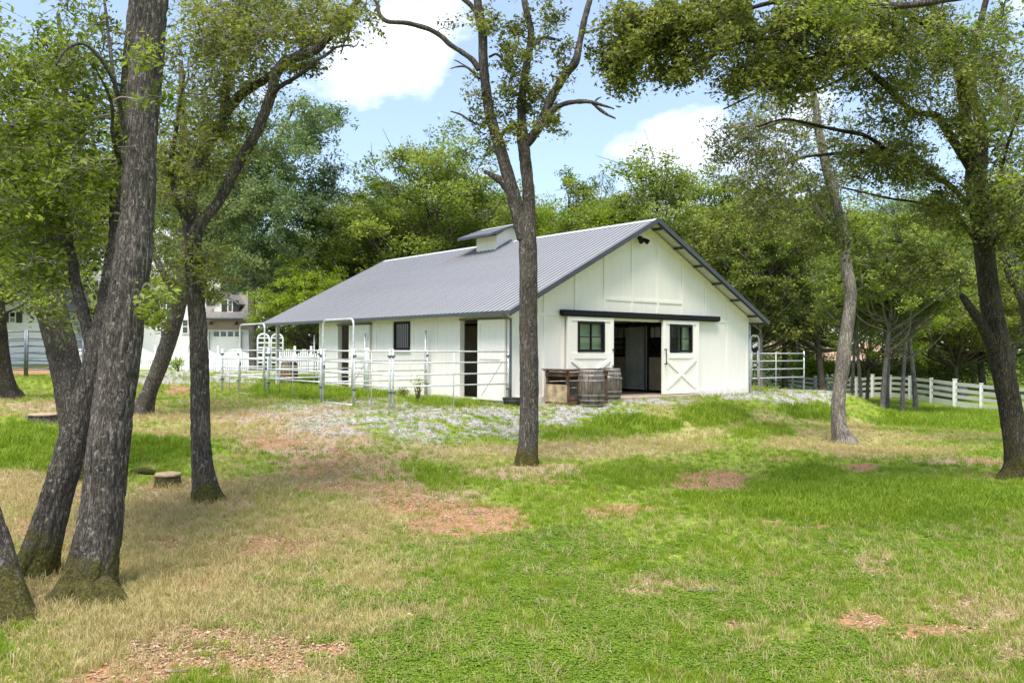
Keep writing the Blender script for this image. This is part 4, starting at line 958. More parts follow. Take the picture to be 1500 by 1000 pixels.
def clump_crown(tree, anchors, regions, leafmat_, twigmat, leafsize, seed, per=95, tw=6, twig_r=.005, up=.3, tintshift=0.0, droop=.2, branch_r=.018, asp=.5):
    """regions: (u, v, d, ru, rv, rd, clumps, clump radius m). Clumps of twigs and leaves joined by branches to the nearest limb."""
    r = np.random.default_rng(seed); B_ = MB(); Lf = MB(); o0 = np.array(tree.location)
    A = np.vstack(anchors)
    for (u, v, d, ru, rv, rd, nc, cr_) in regions:
        for _ in range(nc):
            q = r.normal(size=3); q *= (r.random()**(1/2.4))/np.linalg.norm(q)
            c = PX(u+ru*q[0], v+rv*q[1], d+rd*q[2])
            ds = np.linalg.norm(A[:, :3]-c, axis=1)*(1+.15*r.random(len(A))); k = int(np.argmin(ds)); a = A[k, :3]
            Ld = np.linalg.norm(c-a)
            if Ld > 3.4 and Ld < 60:      # long reach: leave a shorter branch end as origin
                pass
            nn = 5; tt = np.linspace(0, 1, nn)[:, None]; j = r.normal(size=(nn, 3))*Ld*.055; j[0] = 0
            pts = a+(c-a)*tt+j+np.array([0, 0, 1])*(np.sin(tt*math.pi)*Ld*.10)
            r0 = min(A[k, 3]*.6, branch_r*(.5+.35*Ld)); B_.tube(spline(pts, 3)-o0, np.linspace(r0, twig_r*1.3, 3*(nn-1)+1), 5)
            if len(A) < 4000: A = np.vstack([A, np.c_[pts[2:4], [[r0*.6]]*2]])
            tc_ = []
            for t_ in range(tw):
                dv = r.normal(size=3); dv /= np.linalg.norm(dv); dv[2] = dv[2]*.7-.1*droop; L2 = cr_*(.6+.7*r.random())
                s0 = pts[r.integers(2, nn)] if t_ < tw//2 else c
                e = np.array([s0, s0+dv*L2*.5+r.normal(size=3)*L2*.10, s0+dv*L2+[0, 0, -droop*L2*.35]])
                B_.tube(e-o0, [twig_r, twig_r*.8, twig_r*.5], 3, cap=False)
                m_ = max(3, per//tw); f = .25+.8*r.random(m_); seg = np.where(f < .5, 0, 1)
                base = e[0]+(e[1]-e[0])*np.clip(f*2, 0, 1)[:, None]+(e[2]-e[1])*np.clip(f*2-1, 0, 1.15)[:, None]
                tc_.append(base+r.normal(size=(m_, 3))*(leafsize*.6+cr_*.035))
            tc_ = np.vstack(tc_)
            tn = np.clip(.45+tintshift+.17*r.normal()+.20*r.normal(size=len(tc_)), 0, 1)
            leaves(Lf, tc_-o0, leafsize, r, tn, up, droop=droop, asp=asp)
    B_.obj('branches', twigmat, tree, True, 'stuff'); Lf.obj('foliage', leafmat_, tree, False, 'stuff')

def near_tree(base_uvd, label, group=None, name='oak_tree'):
    p = PX(*base_uvd); z = float(gz(p[0], p[1])); return empty(name, (p[0], p[1], z), label, 'tree', group)
def build_trunk(tree, limbs, mat='bark', n=10):
    """limbs: list of dict(pts, sides, flare...) ; trunk first. Returns world samples."""
    mb_ = MB(); out = []; o0 = np.array(tree.location)
    for i, Lm in enumerate(limbs):
        k = dict(Lm); pts = k.pop('pts'); tmp = MB(); out.append(limb(tmp, pts, **k))
        for v, f, t_, mi in zip(tmp.v, tmp.f, tmp.t, tmp.mi): mb_.add(v-o0, f-f.min())
    mb_.obj('trunk', M[mat], tree, True)
    return out

# --- the big trunk on the left and its neighbours
t = near_tree((130, 875, 7.35), 'big furrowed grey trunk of the nearest oak on the left, rising out of the picture')
a1 = build_trunk(t, [dict(pts=[(118, 900, 7.35, 110), (129, 862, 7.35, 90), (141, 800, 7.4, 78), (152, 720, 7.45, 71), (160, 640, 7.5, 70), (170, 560, 7.6, 69), (182, 470, 7.7, 67), (194, 380, 7.8, 62), (202, 290, 7.9, 57), (207, 200, 8, 54), (213, 110, 8.1, 54), (220, 20, 8.2, 55), (226, -70, 8.3, 54), (232, -180, 8.4, 50), (226, -330, 8.6, 40), (215, -480, 8.9, 26)], sides=120, n=26, seed=3, flare=.34, flen=.22, sink=.25, amp=.045),
  dict(pts=[(228, -90, 8.3, 34), (290, -170, 8.6, 30), (370, -230, 9.2, 24), (450, -270, 9.8, 16)], sides=14, seed=4),
  dict(pts=[(190, 250, 7.95, 12), (178, 170, 7.8, 9), (165, 115, 7.6, 7), (130, 68, 7.4, 7), (100, 70, 7.3, 5), (82, 95, 7.2, 4)], sides=8, seed=5),
  dict(pts=[(183, 190, 8, 10), (172, 150, 8.3, 8), (160, 60, 8.6, 6), (150, -20, 9, 5)], sides=8, seed=6),
  dict(pts=[(176, 240, 8, 9), (165, 200, 7.7, 7), (163, 150, 7.4, 5), (140, 100, 7.2, 4)], sides=8, seed=7),
  dict(pts=[(225, -150, 8.3, 30), (150, -230, 8.6, 24), (60, -260, 9, 18), (-40, -280, 9.4, 12)], sides=12, seed=8),
  dict(pts=[(140, 850, 7.3, 44), (165, 876, 7.15, 42), (186, 895, 7.05, 26), (200, 908, 7.0, 12)], sides=20, n=8, seed=9, amp=.03),
  dict(pts=[(110, 850, 7.3, 44), (85, 885, 7.1, 44), (55, 905, 7.0, 38), (20, 915, 6.9, 30)], sides=20, n=8, seed=10, amp=.03),
  dict(pts=[(125, 860, 7.2, 46), (130, 905, 6.95, 40), (128, 935, 6.8, 22)], sides=20, n=8, seed=12, amp=.03)])
clump_crown(t, a1, [(95, 180, 8.6, 100, 180, 1.2, 66, .36), (60, 330, 9.0, 80, 90, 1.0, 34, .36), (235, 120, 7.3, 40, 90, .3, 2, .2), (-20, 120, 8.8, 70, 160, 1.2, 16, .42), (200, -100, 9, 250, 60, 1.4, 9, .42), (228, 450, 6.9, 26, 50, .5, 3, .15)],
   M['leafnear'], M['twig'], .060, 21, per=150, tw=8, tintshift=.16)
t = near_tree((45, 838, 7.9), 'second oak trunk leaning right behind the big left trunk, mossy at its foot')
a2 = build_trunk(t, [dict(pts=[(42, 858, 7.9, 76), (55, 820, 7.9, 62), (76, 750, 7.95, 54), (97, 680, 8.0, 50), (117, 610, 8.1, 46), (136, 545, 8.2, 43), (152, 480, 8.3, 40), (163, 420, 8.5, 37), (174, 350, 8.7, 34), (178, 250, 9, 34), (190, 120, 9.3, 28), (200, -40, 9.6, 20)], sides=90, n=18, seed=13, flare=.30, flen=.25, sink=.25, amp=.04),
  dict(pts=[(140, 540, 8.2, 22), (134, 505, 8.3, 22), (121, 455, 8.4, 21), (110, 410, 8.5, 19), (104, 360, 8.6, 15), (92, 300, 8.8, 12), (95, 220, 9, 9), (80, 120, 9.2, 6)], sides=18, seed=14),
  dict(pts=[(106, 380, 8.6, 11), (90, 350, 8.4, 9), (70, 352, 8.3, 6), (50, 362, 8.2, 4)], sides=8, seed=15)])
clump_crown(t, a2, [(90, 300, 9.3, 80, 90, .9, 24, .36), (130, 100, 9.6, 110, 110, 1.0, 26, .42), (60, 390, 8.2, 50, 30, .5, 9, .22)], M['leafnear'], M['twig'], .055, 22, per=105, tw=7)
t = near_tree((5, 950, 6.9), 'oak trunk cut by the left edge, its mossy foot spreading toward the big trunk')
a3 = build_trunk(t, [dict(pts=[(24, 985, 6.6, 150), (14, 930, 6.7, 110), (2, 870, 6.8, 78), (-12, 800, 6.9, 62), (-38, 700, 7, 54), (-60, 560, 7.1, 52), (-85, 400, 7.2, 50), (-110, 200, 7.4, 46), (-120, 0, 7.6, 40)], sides=80, n=14, seed=23, flare=.30, flen=.25, sink=.25, amp=.04),
   dict(pts=[(40, 920, 6.9, 60), (75, 915, 7.0, 46), (110, 900, 7.15, 40)], sides=20, seed=24, n=8, sink=.2)])
clump_crown(t, a3, [(-60, 150, 8, 90, 160, 1.2, 16, .42)], M['leafnear'], M['twig'], .052, 23)
# --- middle left oak with the arching mossy limb
t = near_tree((300, 738, 11.5), 'straight oak trunk left of the corral whose mossy limb arches to the upper centre')
D = 11.5
a4 = build_trunk(t, [dict(pts=[(302, 745, D, 56), (300, 722, D, 48), (297, 690, D, 43), (294, 640, D, 39), (293, 570, D, 36), (291, 500, D, 35), (287, 440, D, 34), (283, 390, D, 33), (285, 350, D, 30), (296, 325, D, 24), (318, 300, D, 20), (337, 265, D, 20), (355, 230, D, 20), (376, 194, D, 21), (388, 165, D, 21), (398, 135, D, 20), (404, 108, D, 21), (418, 92, D, 21), (440, 82, D, 20), (460, 74, D, 19), (477, 58, D, 17), (490, 38, D, 15), (510, 16, D, 12), (530, -5, D, 9)], sides=64, n=12, seed=33, wscale=.78, flare=.42, flen=.20, sink=.25, amp=.035),
  dict(pts=[(283, 365, D, 26), (278, 320, 11.7, 24), (284, 270, 11.8, 21), (298, 220, 11.9, 20), (318, 190, 12, 20), (330, 165, 12, 19), (332, 120, 12, 15), (345, 70, 12, 12), (350, 10, 12.2, 9), (360, -80, 12.4, 6)], sides=28, seed=34, amp=.03),
  dict(pts=[(330, 165, 12, 17), (352, 140, 11.9, 17), (375, 125, 11.8, 15), (400, 108, 11.6, 13)], sides=20, seed=35),
  dict(pts=[(398, 138, D, 10), (412, 126, 11.3, 9), (428, 116, 11.2, 8), (447, 103, 11.1, 8), (462, 90, 11, 7), (478, 80, 11, 6), (492, 70, 10.9, 4), (508, 67, 10.9, 3.5), (520, 68, 10.8, 2.5), (526, 61, 10.8, 2)], sides=10, seed=36),
  dict(pts=[(508, 20, D, 7), (512, 45, 11.4, 5), (504, 64, 11.4, 4), (499, 80, 11.4, 3)], sides=8, seed=37),
  dict(pts=[(278, 330, 11.7, 14), (262, 300, 11.5, 12), (250, 250, 11.3, 9), (258, 190, 11.2, 7), (270, 110, 11, 5)], sides=10, seed=38),
  dict(pts=[(490, 40, D, 9), (470, 10, 11.8, 8), (440, -30, 12, 6)], sides=8, seed=39)])
clump_crown(t, a4, [(320, 70, 11.6, 90, 90, 1.4, 56, .46), (420, 30, 11.6, 80, 45, 1.2, 26, .42), (500, 25, 11.4, 45, 28, .8, 11, .30), (270, 250, 11.4, 45, 100, 1.0, 26, .38), (330, 220, 12.2, 50, 60, .8, 12, .3), (455, 98, 11.2, 40, 14, .3, 4, .16), (300, 400, 11.2, 50, 50, .7, 10, .26), (380, 20, 12.6, 130, 60, 1.2, 22, .45), (240, 440, 10.6, 24, 40, .6, 3, .18), (400, -70, 12, 180, 50, 2, 9, .45)],
   M['leafolive'], M['twig'], .062, 24, per=150, tw=8, tintshift=.16)
# --- leaning oaks further left
t = near_tree((115, 712, 13), 'thick oak trunk leaning left behind the crossed pair at the far left')
a5 = build_trunk(t, [dict(pts=[(125, 722, 13, 62), (118, 690, 13, 54), (112, 640, 13, 52), (106, 590, 13, 50), (97, 540, 13.1, 51), (85, 490, 13.2, 52), (70, 440, 13.3, 50), (55, 400, 13.4, 44), (38, 360, 13.5, 34), (18, 325, 13.6, 28), (-10, 290, 13.8, 24), (-40, 230, 14, 18)], sides=64, n=12, seed=43, flare=.25, flen=.3, sink=.3, amp=.035),
   dict(pts=[(66, 430, 13.3, 30), (75, 380, 13.3, 24), (85, 320, 13.3, 20), (80, 230, 13.5, 15), (95, 130, 13.6, 10), (85, 20, 13.8, 6)], sides=16, seed=44)])
clump_crown(t, a5, [(60, 200, 13.6, 110, 180, 1.6, 46, .55), (150, 300, 13.5, 80, 110, 1.2, 18, .45), (20, 400, 12.8, 50, 40, .8, 10, .35), (60, 455, 12.4, 60, 30, .5, 8, .3), (125, 430, 12.2, 30, 40, .5, 6, .28)], M['leafnear'], M['twig'], .066, 25, per=110, tintshift=.05)
t = near_tree((212, 610, 21), 'slim dark oak trunk leaning right between the big trunk and the corral')
a6 = build_trunk(t, [dict(pts=[(208, 612, 21, 34), (213, 590, 21, 28), (222, 565, 21, 26), (236, 530, 21, 27), (250, 490, 21, 27), (262, 445, 21, 26), (270, 400, 21, 24), (274, 350, 21, 21), (278, 290, 21.2, 17), (270, 200, 21.5, 13), (265, 90, 22, 8)], sides=32, n=10, seed=53, flare=.3, sink=.3),
   dict(pts=[(262, 440, 21, 14), (240, 400, 21, 12), (215, 350, 21, 10), (200, 290, 21, 8)], sides=12, seed=54)])
clump_crown(t, a6, [(230, 300, 21.5, 90, 120, 2.2, 30, .8), (280, 150, 21.5, 110, 110, 2.2, 24, .8), (230, 410, 20.6, 40, 30, 1, 7, .5), (225, 465, 20.3, 22, 22, .6, 4, .3), (320, 420, 20.6, 24, 24, .6, 5, .35)], M['leafolive'], M['twigdark'], .10, 26, per=120)
t = near_tree((8, 582, 22), 'mossy trunk at the left edge in front of the dark pipe fence')
a7 = build_trunk(t, [dict(pts=[(12, 583, 22, 34), (8, 560, 22, 27), (2, 520, 22, 26), (-2, 470, 22, 25), (-6, 400, 22, 23), (-2, 320, 22, 20), (-10, 200, 22, 14)], sides=28, n=8, seed=63, flare=.3, sink=.3)], 'barkmoss')
clump_crown(t, a7, [(10, 330, 21.5, 70, 90, 1.6, 18, .7), (-10, 450, 21.5, 30, 40, 1, 6, .4)], M['leafnear'], M['twigdark'], .10, 27)
t = near_tree((372, 531, 58), 'slender pale trunked tree beside the arbour with a tall blue green crown', name='pine_tree')
a8 = build_trunk(t, [dict(pts=[(372, 533, 58, 17), (371, 510, 58, 14.5), (369, 450, 58, 13), (368, 390, 58, 11), (370, 330, 58, 10), (382, 280, 58, 9), (400, 220, 58, 7), (430, 160, 58, 4)], sides=16, n=6, seed=73, flare=.2, sink=.4),
  dict(pts=[(370, 330, 58, 8), (350, 280, 58, 7), (345, 210, 58, 5)], sides=8, seed=74), dict(pts=[(372, 360, 58, 6), (420, 300, 58, 5), (480, 280, 58, 4)], sides=8, seed=75)], 'barkpale')
clump_crown(t, a8, [(440, 200, 58, 70, 65, 4, 34, 1.5), (400, 300, 58, 95, 60, 4.5, 44, 1.6), (470, 300, 59, 50, 50, 3, 16, 1.4), (420, 390, 58, 80, 40, 4, 26, 1.5), (345, 230, 59, 40, 110, 4, 24, 1.6), (320, 380, 56, 50, 40, 3, 14, 1.4), (250, 330, 57, 80, 100, 3, 24, 1.5)], M['leafblue'], M['twigdark'], .26, 28, per=300, twig_r=.02, branch_r=.04, up=.1, asp=.38, tintshift=.1)

# --- central tree with bare forked limbs
t = near_tree((772, 686, 15.6), 'tall half bare oak with grey forked trunk standing in front of the barn')
D = 15.6
a9 = build_trunk(t, [dict(pts=[(771, 690, D, 47), (772, 672, D, 42), (774, 640, D, 37), (775, 590, D, 35), (775, 530, D, 35), (774, 460, D, 34), (774, 400, D, 34), (773, 355, D, 34), (775, 320, D, 25), (774, 280, D, 23), (770, 240, D, 23), (766, 205, D, 23), (764, 170, D, 16), (766, 130, D, 15), (772, 90, D, 14), (778, 50, D, 13), (768, 0, D, 11), (762, -60, D, 8), (770, -150, D, 5)], sides=64, n=12, seed=83, wscale=.83, flare=.16, flen=.18, sink=.25, amp=.028),
  dict(pts=[(768, 350, D, 26), (759, 315, D, 25), (750, 280, D, 24), (742, 250, D, 23), (732, 215, D, 22), (724, 190, D, 19), (717, 165, D, 18), (712, 130, D, 17), (708, 90, D, 17), (707, 50, D, 16), (701, 10, D, 15), (694, -40, D, 12), (684, -120, D, 8)], sides=40, n=8, seed=84, amp=.025),
  dict(pts=[(768, 215, D, 18), (780, 200, D, 17), (792, 182, 15.5, 17), (804, 152, 15.4, 16), (818, 125, 15.3, 15), (832, 105, 15.2, 14), (843, 90, 15.1, 15), (850, 60, 15.1, 11), (856, 30, 15, 11), (864, 0, 15, 10), (876, -60, 15, 8), (900, -130, 15, 5)], sides=32, n=8, seed=85, amp=.025),
  dict(pts=[(702, 102, D, 12), (692, 88, D, 10), (676, 76, D, 9), (660, 66, D, 9), (645, 52, D, 9), (628, 43, D, 9), (612, 38, D, 9), (596, 34, D, 9), (580, 33, D, 8), (566, 31, D, 8), (556, 22, D, 8), (552, 5, D, 7), (540, -12, D, 5)], sides=14, seed=86, amp=.02),
  dict(pts=[(702, 116, D, 7), (692, 105, D, 6), (682, 98, D, 4), (670, 98, D, 3), (660, 101, D, 2)], sides=8, seed=87), dict(pts=[(684, 98, D, 3), (672, 91, D, 2.5), (665, 88, D, 1.5)], sides=6, seed=88),
  dict(pts=[(712, 187, D, 6), (700, 182, D, 4.5), (688, 177, D, 4.5), (675, 168, D, 4), (660, 163, D, 2.5)], sides=8, seed=89),
  dict(pts=[(744, 278, D, 14), (735, 266, D, 13), (726, 260, D, 12), (716, 254, D, 9), (709, 250, D, 6)], sides=12, seed=90),
  dict(pts=[(803, 168, 15.4, 13), (815, 158, 15.3, 10), (832, 151, 15.2, 8), (850, 149, 15.1, 8), (866, 150, 15, 7), (878, 153, 15, 6), (892, 157, 15, 4), (900, 160, 15, 2.5)], sides=10, seed=91),
  dict(pts=[(868, 151, 15, 6), (878, 160, 15, 6), (890, 168, 15, 5), (902, 174, 15, 3)], sides=8, seed=92), dict(pts=[(872, 151, 15, 5), (874, 146, 15, 4), (881, 142, 15, 2)], sides=6, seed=93),
  dict(pts=[(772, 78, D, 9), (784, 64, D, 7), (794, 57, D, 7), (808, 57, D, 6), (822, 60, D, 4)], sides=8, seed=94),
  dict(pts=[(714, 36, D, 8), (724, 28, D, 5), (731, 18, D, 4)], sides=6, seed=95), dict(pts=[(700, 22, D, 10), (690, 8, D, 9), (672, -6, D, 7)], sides=8, seed=96),
  dict(pts=[(852, 50, 15.1, 4), (865, 46, 15, 4), (880, 42, 15, 3.5), (905, 46, 14.9, 2.5)], sides=6, seed=97),
  dict(pts=[(733, 205, D, 8), (738, 192, D, 6), (750, 184, D, 4), (756, 180, D, 4)], sides=6, seed=98), dict(pts=[(716, 84, D, 5), (728, 80, D, 4), (740, 92, D, 3)], sides=6, seed=99)])
clump_crown(t, a9, [(748, 90, D, 14, 60, .5, 10, .26), (765, 130, 15.4, 20, 70, .5, 13, .26), (735, 165, D, 22, 40, .5, 6, .22), (788, 140, D, 25, 40, .5, 8, .24), (800, 50, D, 40, 50, .5, 7, .24), (700, 20, D, 45, 30, .6, 9, .26), (702, 155, D, 14, 50, .3, 7, .22), (715, 212, D, 18, 16, .3, 2, .18), (810, 185, 15.2, 25, 20, .4, 5, .22), (765, -60, D, 120, 50, 1, 18, .4), (825, 95, 15.2, 20, 40, .4, 6, .24), (745, 30, D, 25, 30, .4, 5, .24), (755, 195, D, 16, 14, .3, 3, .16)],
  M['leafolive'], M['twig'], .078, 29, per=84, tw=6, tintshift=.08)

# --- pale curved tree right of the barn
t = near_tree((1236, 650, 22.5), 'pale curving oak trunk right of the barn on the grassy bank')
D = 22.5
a10 = build_trunk(t, [dict(pts=[(1238, 654, D, 40), (1233, 640, D, 31), (1229, 620, D, 26), (1228, 590, D, 24), (1231, 560, D, 23), (1235, 530, D, 26), (1238, 500, D, 23), (1243, 465, D, 21), (1246, 430, D, 20), (1241, 395, D, 20), (1238, 360, D, 18), (1233, 330, D, 17), (1224, 295, D, 17), (1214, 260, D, 16), (1206, 225, D, 16), (1199, 190, D, 14), (1194, 150, D, 12), (1180, 90, D, 8), (1170, 20, D, 5)], sides=36, n=10, seed=103, flare=.22, flen=.3, sink=.4),
  dict(pts=[(1222, 340, D, 9), (1210, 325, D, 8), (1198, 308, D, 8), (1190, 290, D, 6), (1182, 268, D, 4)], sides=8, seed=104), dict(pts=[(1206, 318, D, 5), (1212, 300, D, 4), (1203, 285, D, 3)], sides=6, seed=105),
  dict(pts=[(1196, 186, D, 9), (1170, 180, 22, 8), (1145, 178, 21.6, 7), (1115, 188, 21.2, 6), (1090, 205, 21, 4)], sides=8, seed=106),
  dict(pts=[(1204, 225, D, 8), (1170, 232, 22, 6), (1135, 250, 21.5, 5), (1105, 280, 21, 3)], sides=8, seed=107)], 'barkpale')
clump_crown(t, a10, [(1110, 240, 21.3, 75, 75, 1.8, 46, .62), (1160, 170, 22, 80, 50, 1.8, 26, .62), (1220, 250, 23, 90, 90, 1.8, 30, .6), (1065, 200, 21, 35, 30, 1, 10, .45), (1130, 310, 21.5, 50, 35, 1, 10, .5)], M['leafolive'], M['twig'], .085, 30, per=120, tw=7, twig_r=.008)

# --- right edge oak with spreading limbs over the picture
t = near_tree((1492, 682, 15.5), 'thick dark oak at the right edge spreading limbs across the upper right')
D = 15.5
a11 = build_trunk(t, [dict(pts=[(1497, 690, D, 60), (1492, 668, D, 48), (1484, 620, D, 44), (1474, 565, D, 44), (1463, 510, D, 46), (1454, 460, D, 41), (1447, 410, D, 39), (1441, 360, D, 38), (1434, 310, D, 36), (1427, 265, D, 35), (1424, 235, 15.3, 26), (1416, 190, 15, 24), (1412, 150, 14.8, 22), (1408, 110, 14.5, 20), (1390, 60, 14.2, 17), (1368, 15, 14, 14), (1340, -50, 13.8, 10)], sides=64, n=12, seed=113, wscale=.76, flare=.25, flen=.3, sink=.3, amp=.035),
  dict(pts=[(1432, 270, D, 24), (1438, 230, 15.6, 24), (1437, 180, 15.7, 22), (1424, 130, 15.8, 18), (1430, 60, 16, 14), (1450, -20, 16.2, 10)], sides=24, seed=114, wscale=.76),
  dict(pts=[(1466, 530, D, 22), (1450, 500, 15.4, 21), (1438, 475, 15.3, 18), (1424, 455, 15.2, 15), (1411, 436, 15.2, 12), (1408, 432, 15.2, 8)], sides=20, seed=115),
  dict(pts=[(1422, 245, 15.3, 18), (1404, 218, 15, 16), (1390, 195, 14.7, 15), (1372, 170, 14.4, 13), (1345, 165, 14, 10), (1320, 150, 13.6, 10), (1290, 120, 13.2, 11), (1266, 98, 12.8, 8), (1230, 85, 12.4, 6), (1170, 60, 12, 5), (1090, 62, 11.6, 4), (1010, 96, 11.2, 3)], sides=16, seed=116),
  dict(pts=[(1425, 310, D, 11), (1395, 275, 15.2, 10), (1350, 246, 14.9, 10), (1300, 225, 14.6, 10), (1260, 222, 14.3, 7), (1214, 226, 14, 6), (1180, 230, 13.8, 3)], sides=12, seed=117),
  dict(pts=[(1310, 228, 14.6, 8), (1270, 200, 14.3, 8), (1235, 192, 14.1, 7), (1205, 186, 13.9, 6), (1150, 175, 13.6, 4), (1110, 186, 13.4, 3)], sides=10, seed=118),
  dict(pts=[(1428, 350, D, 9), (1400, 318, 15, 8), (1360, 300, 14.8, 5), (1300, 290, 14.6, 4), (1235, 275, 14.4, 3)], sides=8, seed=119),
  dict(pts=[(1385, 60, 14.2, 12), (1330, 20, 13.6, 11), (1260, -5, 13, 10), (1150, 0, 12.4, 8), (1050, 30, 12, 6), (960, 70, 11.6, 4), (900, 115, 11.4, 2.5)], sides=12, seed=120),
  dict(pts=[(1262, 98, 12.8, 6), (1200, 130, 12.5, 5), (1130, 130, 12.2, 4), (1060, 160, 12, 2.5)], sides=8, seed=121),
  dict(pts=[(1440, 380, D, 8), (1465, 340, 14.8, 8), (1490, 300, 14.2, 7), (1510, 240, 13.8, 6)], sides=8, seed=122),
  dict(pts=[(1436, 300, D, 7), (1460, 270, 14.8, 6), (1480, 200, 14.2, 5), (1500, 150, 13.8, 4)], sides=8, seed=123)], 'barkmoss')
clump_crown(t, a11, [(1180, 45, 12.4, 150, 66, 1.4, 92, .36), (1020, 55, 11.8, 100, 60, 1.1, 56, .32), (925, 50, 11.6, 55, 50, .8, 34, .30), (1330, 90, 13.6, 110, 95, 1.4, 60, .42), (1130, 110, 12.2, 90, 42, 1.0, 34, .34), (925, 110, 11.5, 35, 22, .5, 8, .24), (990, 100, 11.6, 45, 18, .5, 9, .24), (1300, 220, 14.4, 100, 60, 1.0, 34, .40), (1450, 130, 14.2, 70, 130, 1.4, 44, .42), (1390, 300, 14.6, 80, 60, 1.0, 22, .40), (1480, 310, 14.5, 40, 90, 1, 16, .4), (1230, 340, 14.4, 60, 40, .8, 8, .34), (1350, 390, 14.4, 70, 40, 1, 12, .38), (1200, -70, 12.5, 320, 50, 2.0, 14, .45), (1100, -30, 12, 200, 40, 1.5, 18, .42)],
  M['leafolive'], M['twigdark'], .068, 31, per=190, tw=9, tintshift=.10, droop=.5)
t = near_tree((1520, 600, 21), 'second oak at the right edge leaning left behind the thick one')
a12 = build_trunk(t, [dict(pts=[(1530, 640, 21, 34), (1522, 590, 21, 28), (1515, 520, 21, 26), (1506, 460, 21, 25), (1495, 415, 21, 22), (1478, 375, 21, 19), (1462, 345, 21, 17), (1450, 315, 21, 14), (1440, 250, 21, 10)], sides=24, n=8, seed=133, flare=.2, sink=.4),
   dict(pts=[(1506, 455, 21, 12), (1490, 430, 20.7, 10), (1472, 390, 20.4, 8), (1462, 350, 20.2, 6)], sides=10, seed=134)], 'bark')
clump_crown(t, a12, [(1480, 250, 21, 70, 100, 1.6, 34, .6), (1440, 400, 20.5, 60, 50, 1.2, 14, .5)], M['leafmid'], M['twigdark'], .09, 32, tintshift=.1)
# overhanging bright branch of a tree beside the camera
t = near_tree((1560, 760, 8.6), 'oak standing just outside the right edge, its bright leaves hanging into the upper right corner')
a13 = build_trunk(t, [dict(pts=[(1640, 900, 8.6, 90), (1640, 700, 8.6, 70), (1660, 400, 8.7, 66), (1640, 100, 8.8, 60), (1600, -80, 8.9, 50), (1500, -170, 9, 34), (1380, -200, 9.2, 24), (1250, -190, 9.4, 14)], sides=48, n=10, seed=143, flare=.2, sink=.4),
  dict(pts=[(1640, 60, 8.8, 24), (1570, -20, 8.9, 20), (1440, -10, 9, 16), (1330, 8, 9.1, 12), (1265, 2, 9.2, 9), (1200, -20, 9.2, 6)], sides=14, seed=144)])
clump_crown(t, a13, [(1220, 15, 9.1, 60, 20, .4, 14, .26), (1440, 60, 9.2, 70, 60, .5, 12, .28), (1490, 200, 9.3, 30, 110, .5, 8, .26), (1350, -60, 9.4, 200, 40, 1, 7, .35)], M['leafnear'], M['twig'], .052, 33, per=100, tintshift=.12)

# ------------------------------------------------------------------ background oaks from shared variants
def oak_variant(seed, H=13.0, R=4.8, trunk_h=3.2, leafm='leafmid', n_leaf=36000, ncl=84, ls=.165, barkm='barkfar', tr=.22, low=.30):
    r = np.random.default_rng(seed); T = MB(); Lf = MB()
    lean = r.normal(size=2)*.5
    tp = np.array([[0, 0, -.4], [0, 0, 0], [lean[0]*.2, lean[1]*.2, H*.2], [lean[0]*.6, lean[1]*.6, H*.45], [lean[0], lean[1], H*.7], [lean[0]*1.3, lean[1]*1.1, H*.88]])
    sp = spline(tp, 5); rad = np.interp(np.linspace(0, 1, len(sp)), [0, .15, .5, 1], [tr*1.25, tr, tr*.62, tr*.15])
    T.tube(sp, rad, 10, disp=bark_disp(seed, .2, .4, amp=.03))
    cl = []
    for _ in range(ncl):
        q = r.normal(size=3); q /= np.linalg.norm(q); q *= r.uniform(.30, 1.0)
        f = (q[2]+1)/2
        zc = H*low+(H*.97-H*low)*f
        shape = math.sin(math.pi*min(1, .18+.78*f)**.9)**.55
        c = np.array([lean[0]+q[0]*R*shape*1.15, lean[1]+q[1]*R*shape*1.15, zc]); rc_ = r.uniform(.19, .34)*R
        cl.append((c, rc_))
        k = r.integers(len(sp)//3, len(sp)-1); 
        zs = np.clip(zc-np.hypot(c[0], c[1])*.7, H*.18, H*.85); k = int(np.argmin(np.abs(sp[:, 2]-zs)))
        a = sp[k]; mid = (a+c)/2+np.array([0, 0, -.08*R])+r.normal(size=3)*.25
        T.tube(spline([a, mid, c], 4), np.linspace(min(rad[k]*.55, .12), .025, 9), 5, cap=False)
        for _ in range(3):
            e = c+r.normal(size=3)*rc_*.6; T.tube([c, (c+e)/2+r.normal(size=3)*.1, e], [.03, .02, .01], 3, cap=False)
    tot = sum(rc_**2 for c, rc_ in cl)
    for c, rc_ in cl:
        n = int(n_leaf*rc_**2/tot); sub = max(3, int(rc_*6))
        cs = r.normal(size=(sub, 3)); cs /= np.linalg.norm(cs, axis=1)[:, None]; cs = c+cs*rc_*r.uniform(.3, 1, (sub, 1))*[1, 1, .62]
        pick = r.integers(0, sub, n); q = r.normal(size=(n, 3)); q *= (r.random(n)**.5/np.linalg.norm(q, axis=1))[:, None]
        P = cs[pick]+q*rc_*.45*[1, 1, .6]
        tn = np.clip(.45+.12*r.normal()+.10*r.normal(size=sub)[pick]+.17*r.normal(size=n), 0, 1)
        leaves(Lf, P, ls, r, tn, .5, asp=.62)
    return T.mesh('trunk', M[barkm], True), Lf.mesh('foliage', M[leafm])
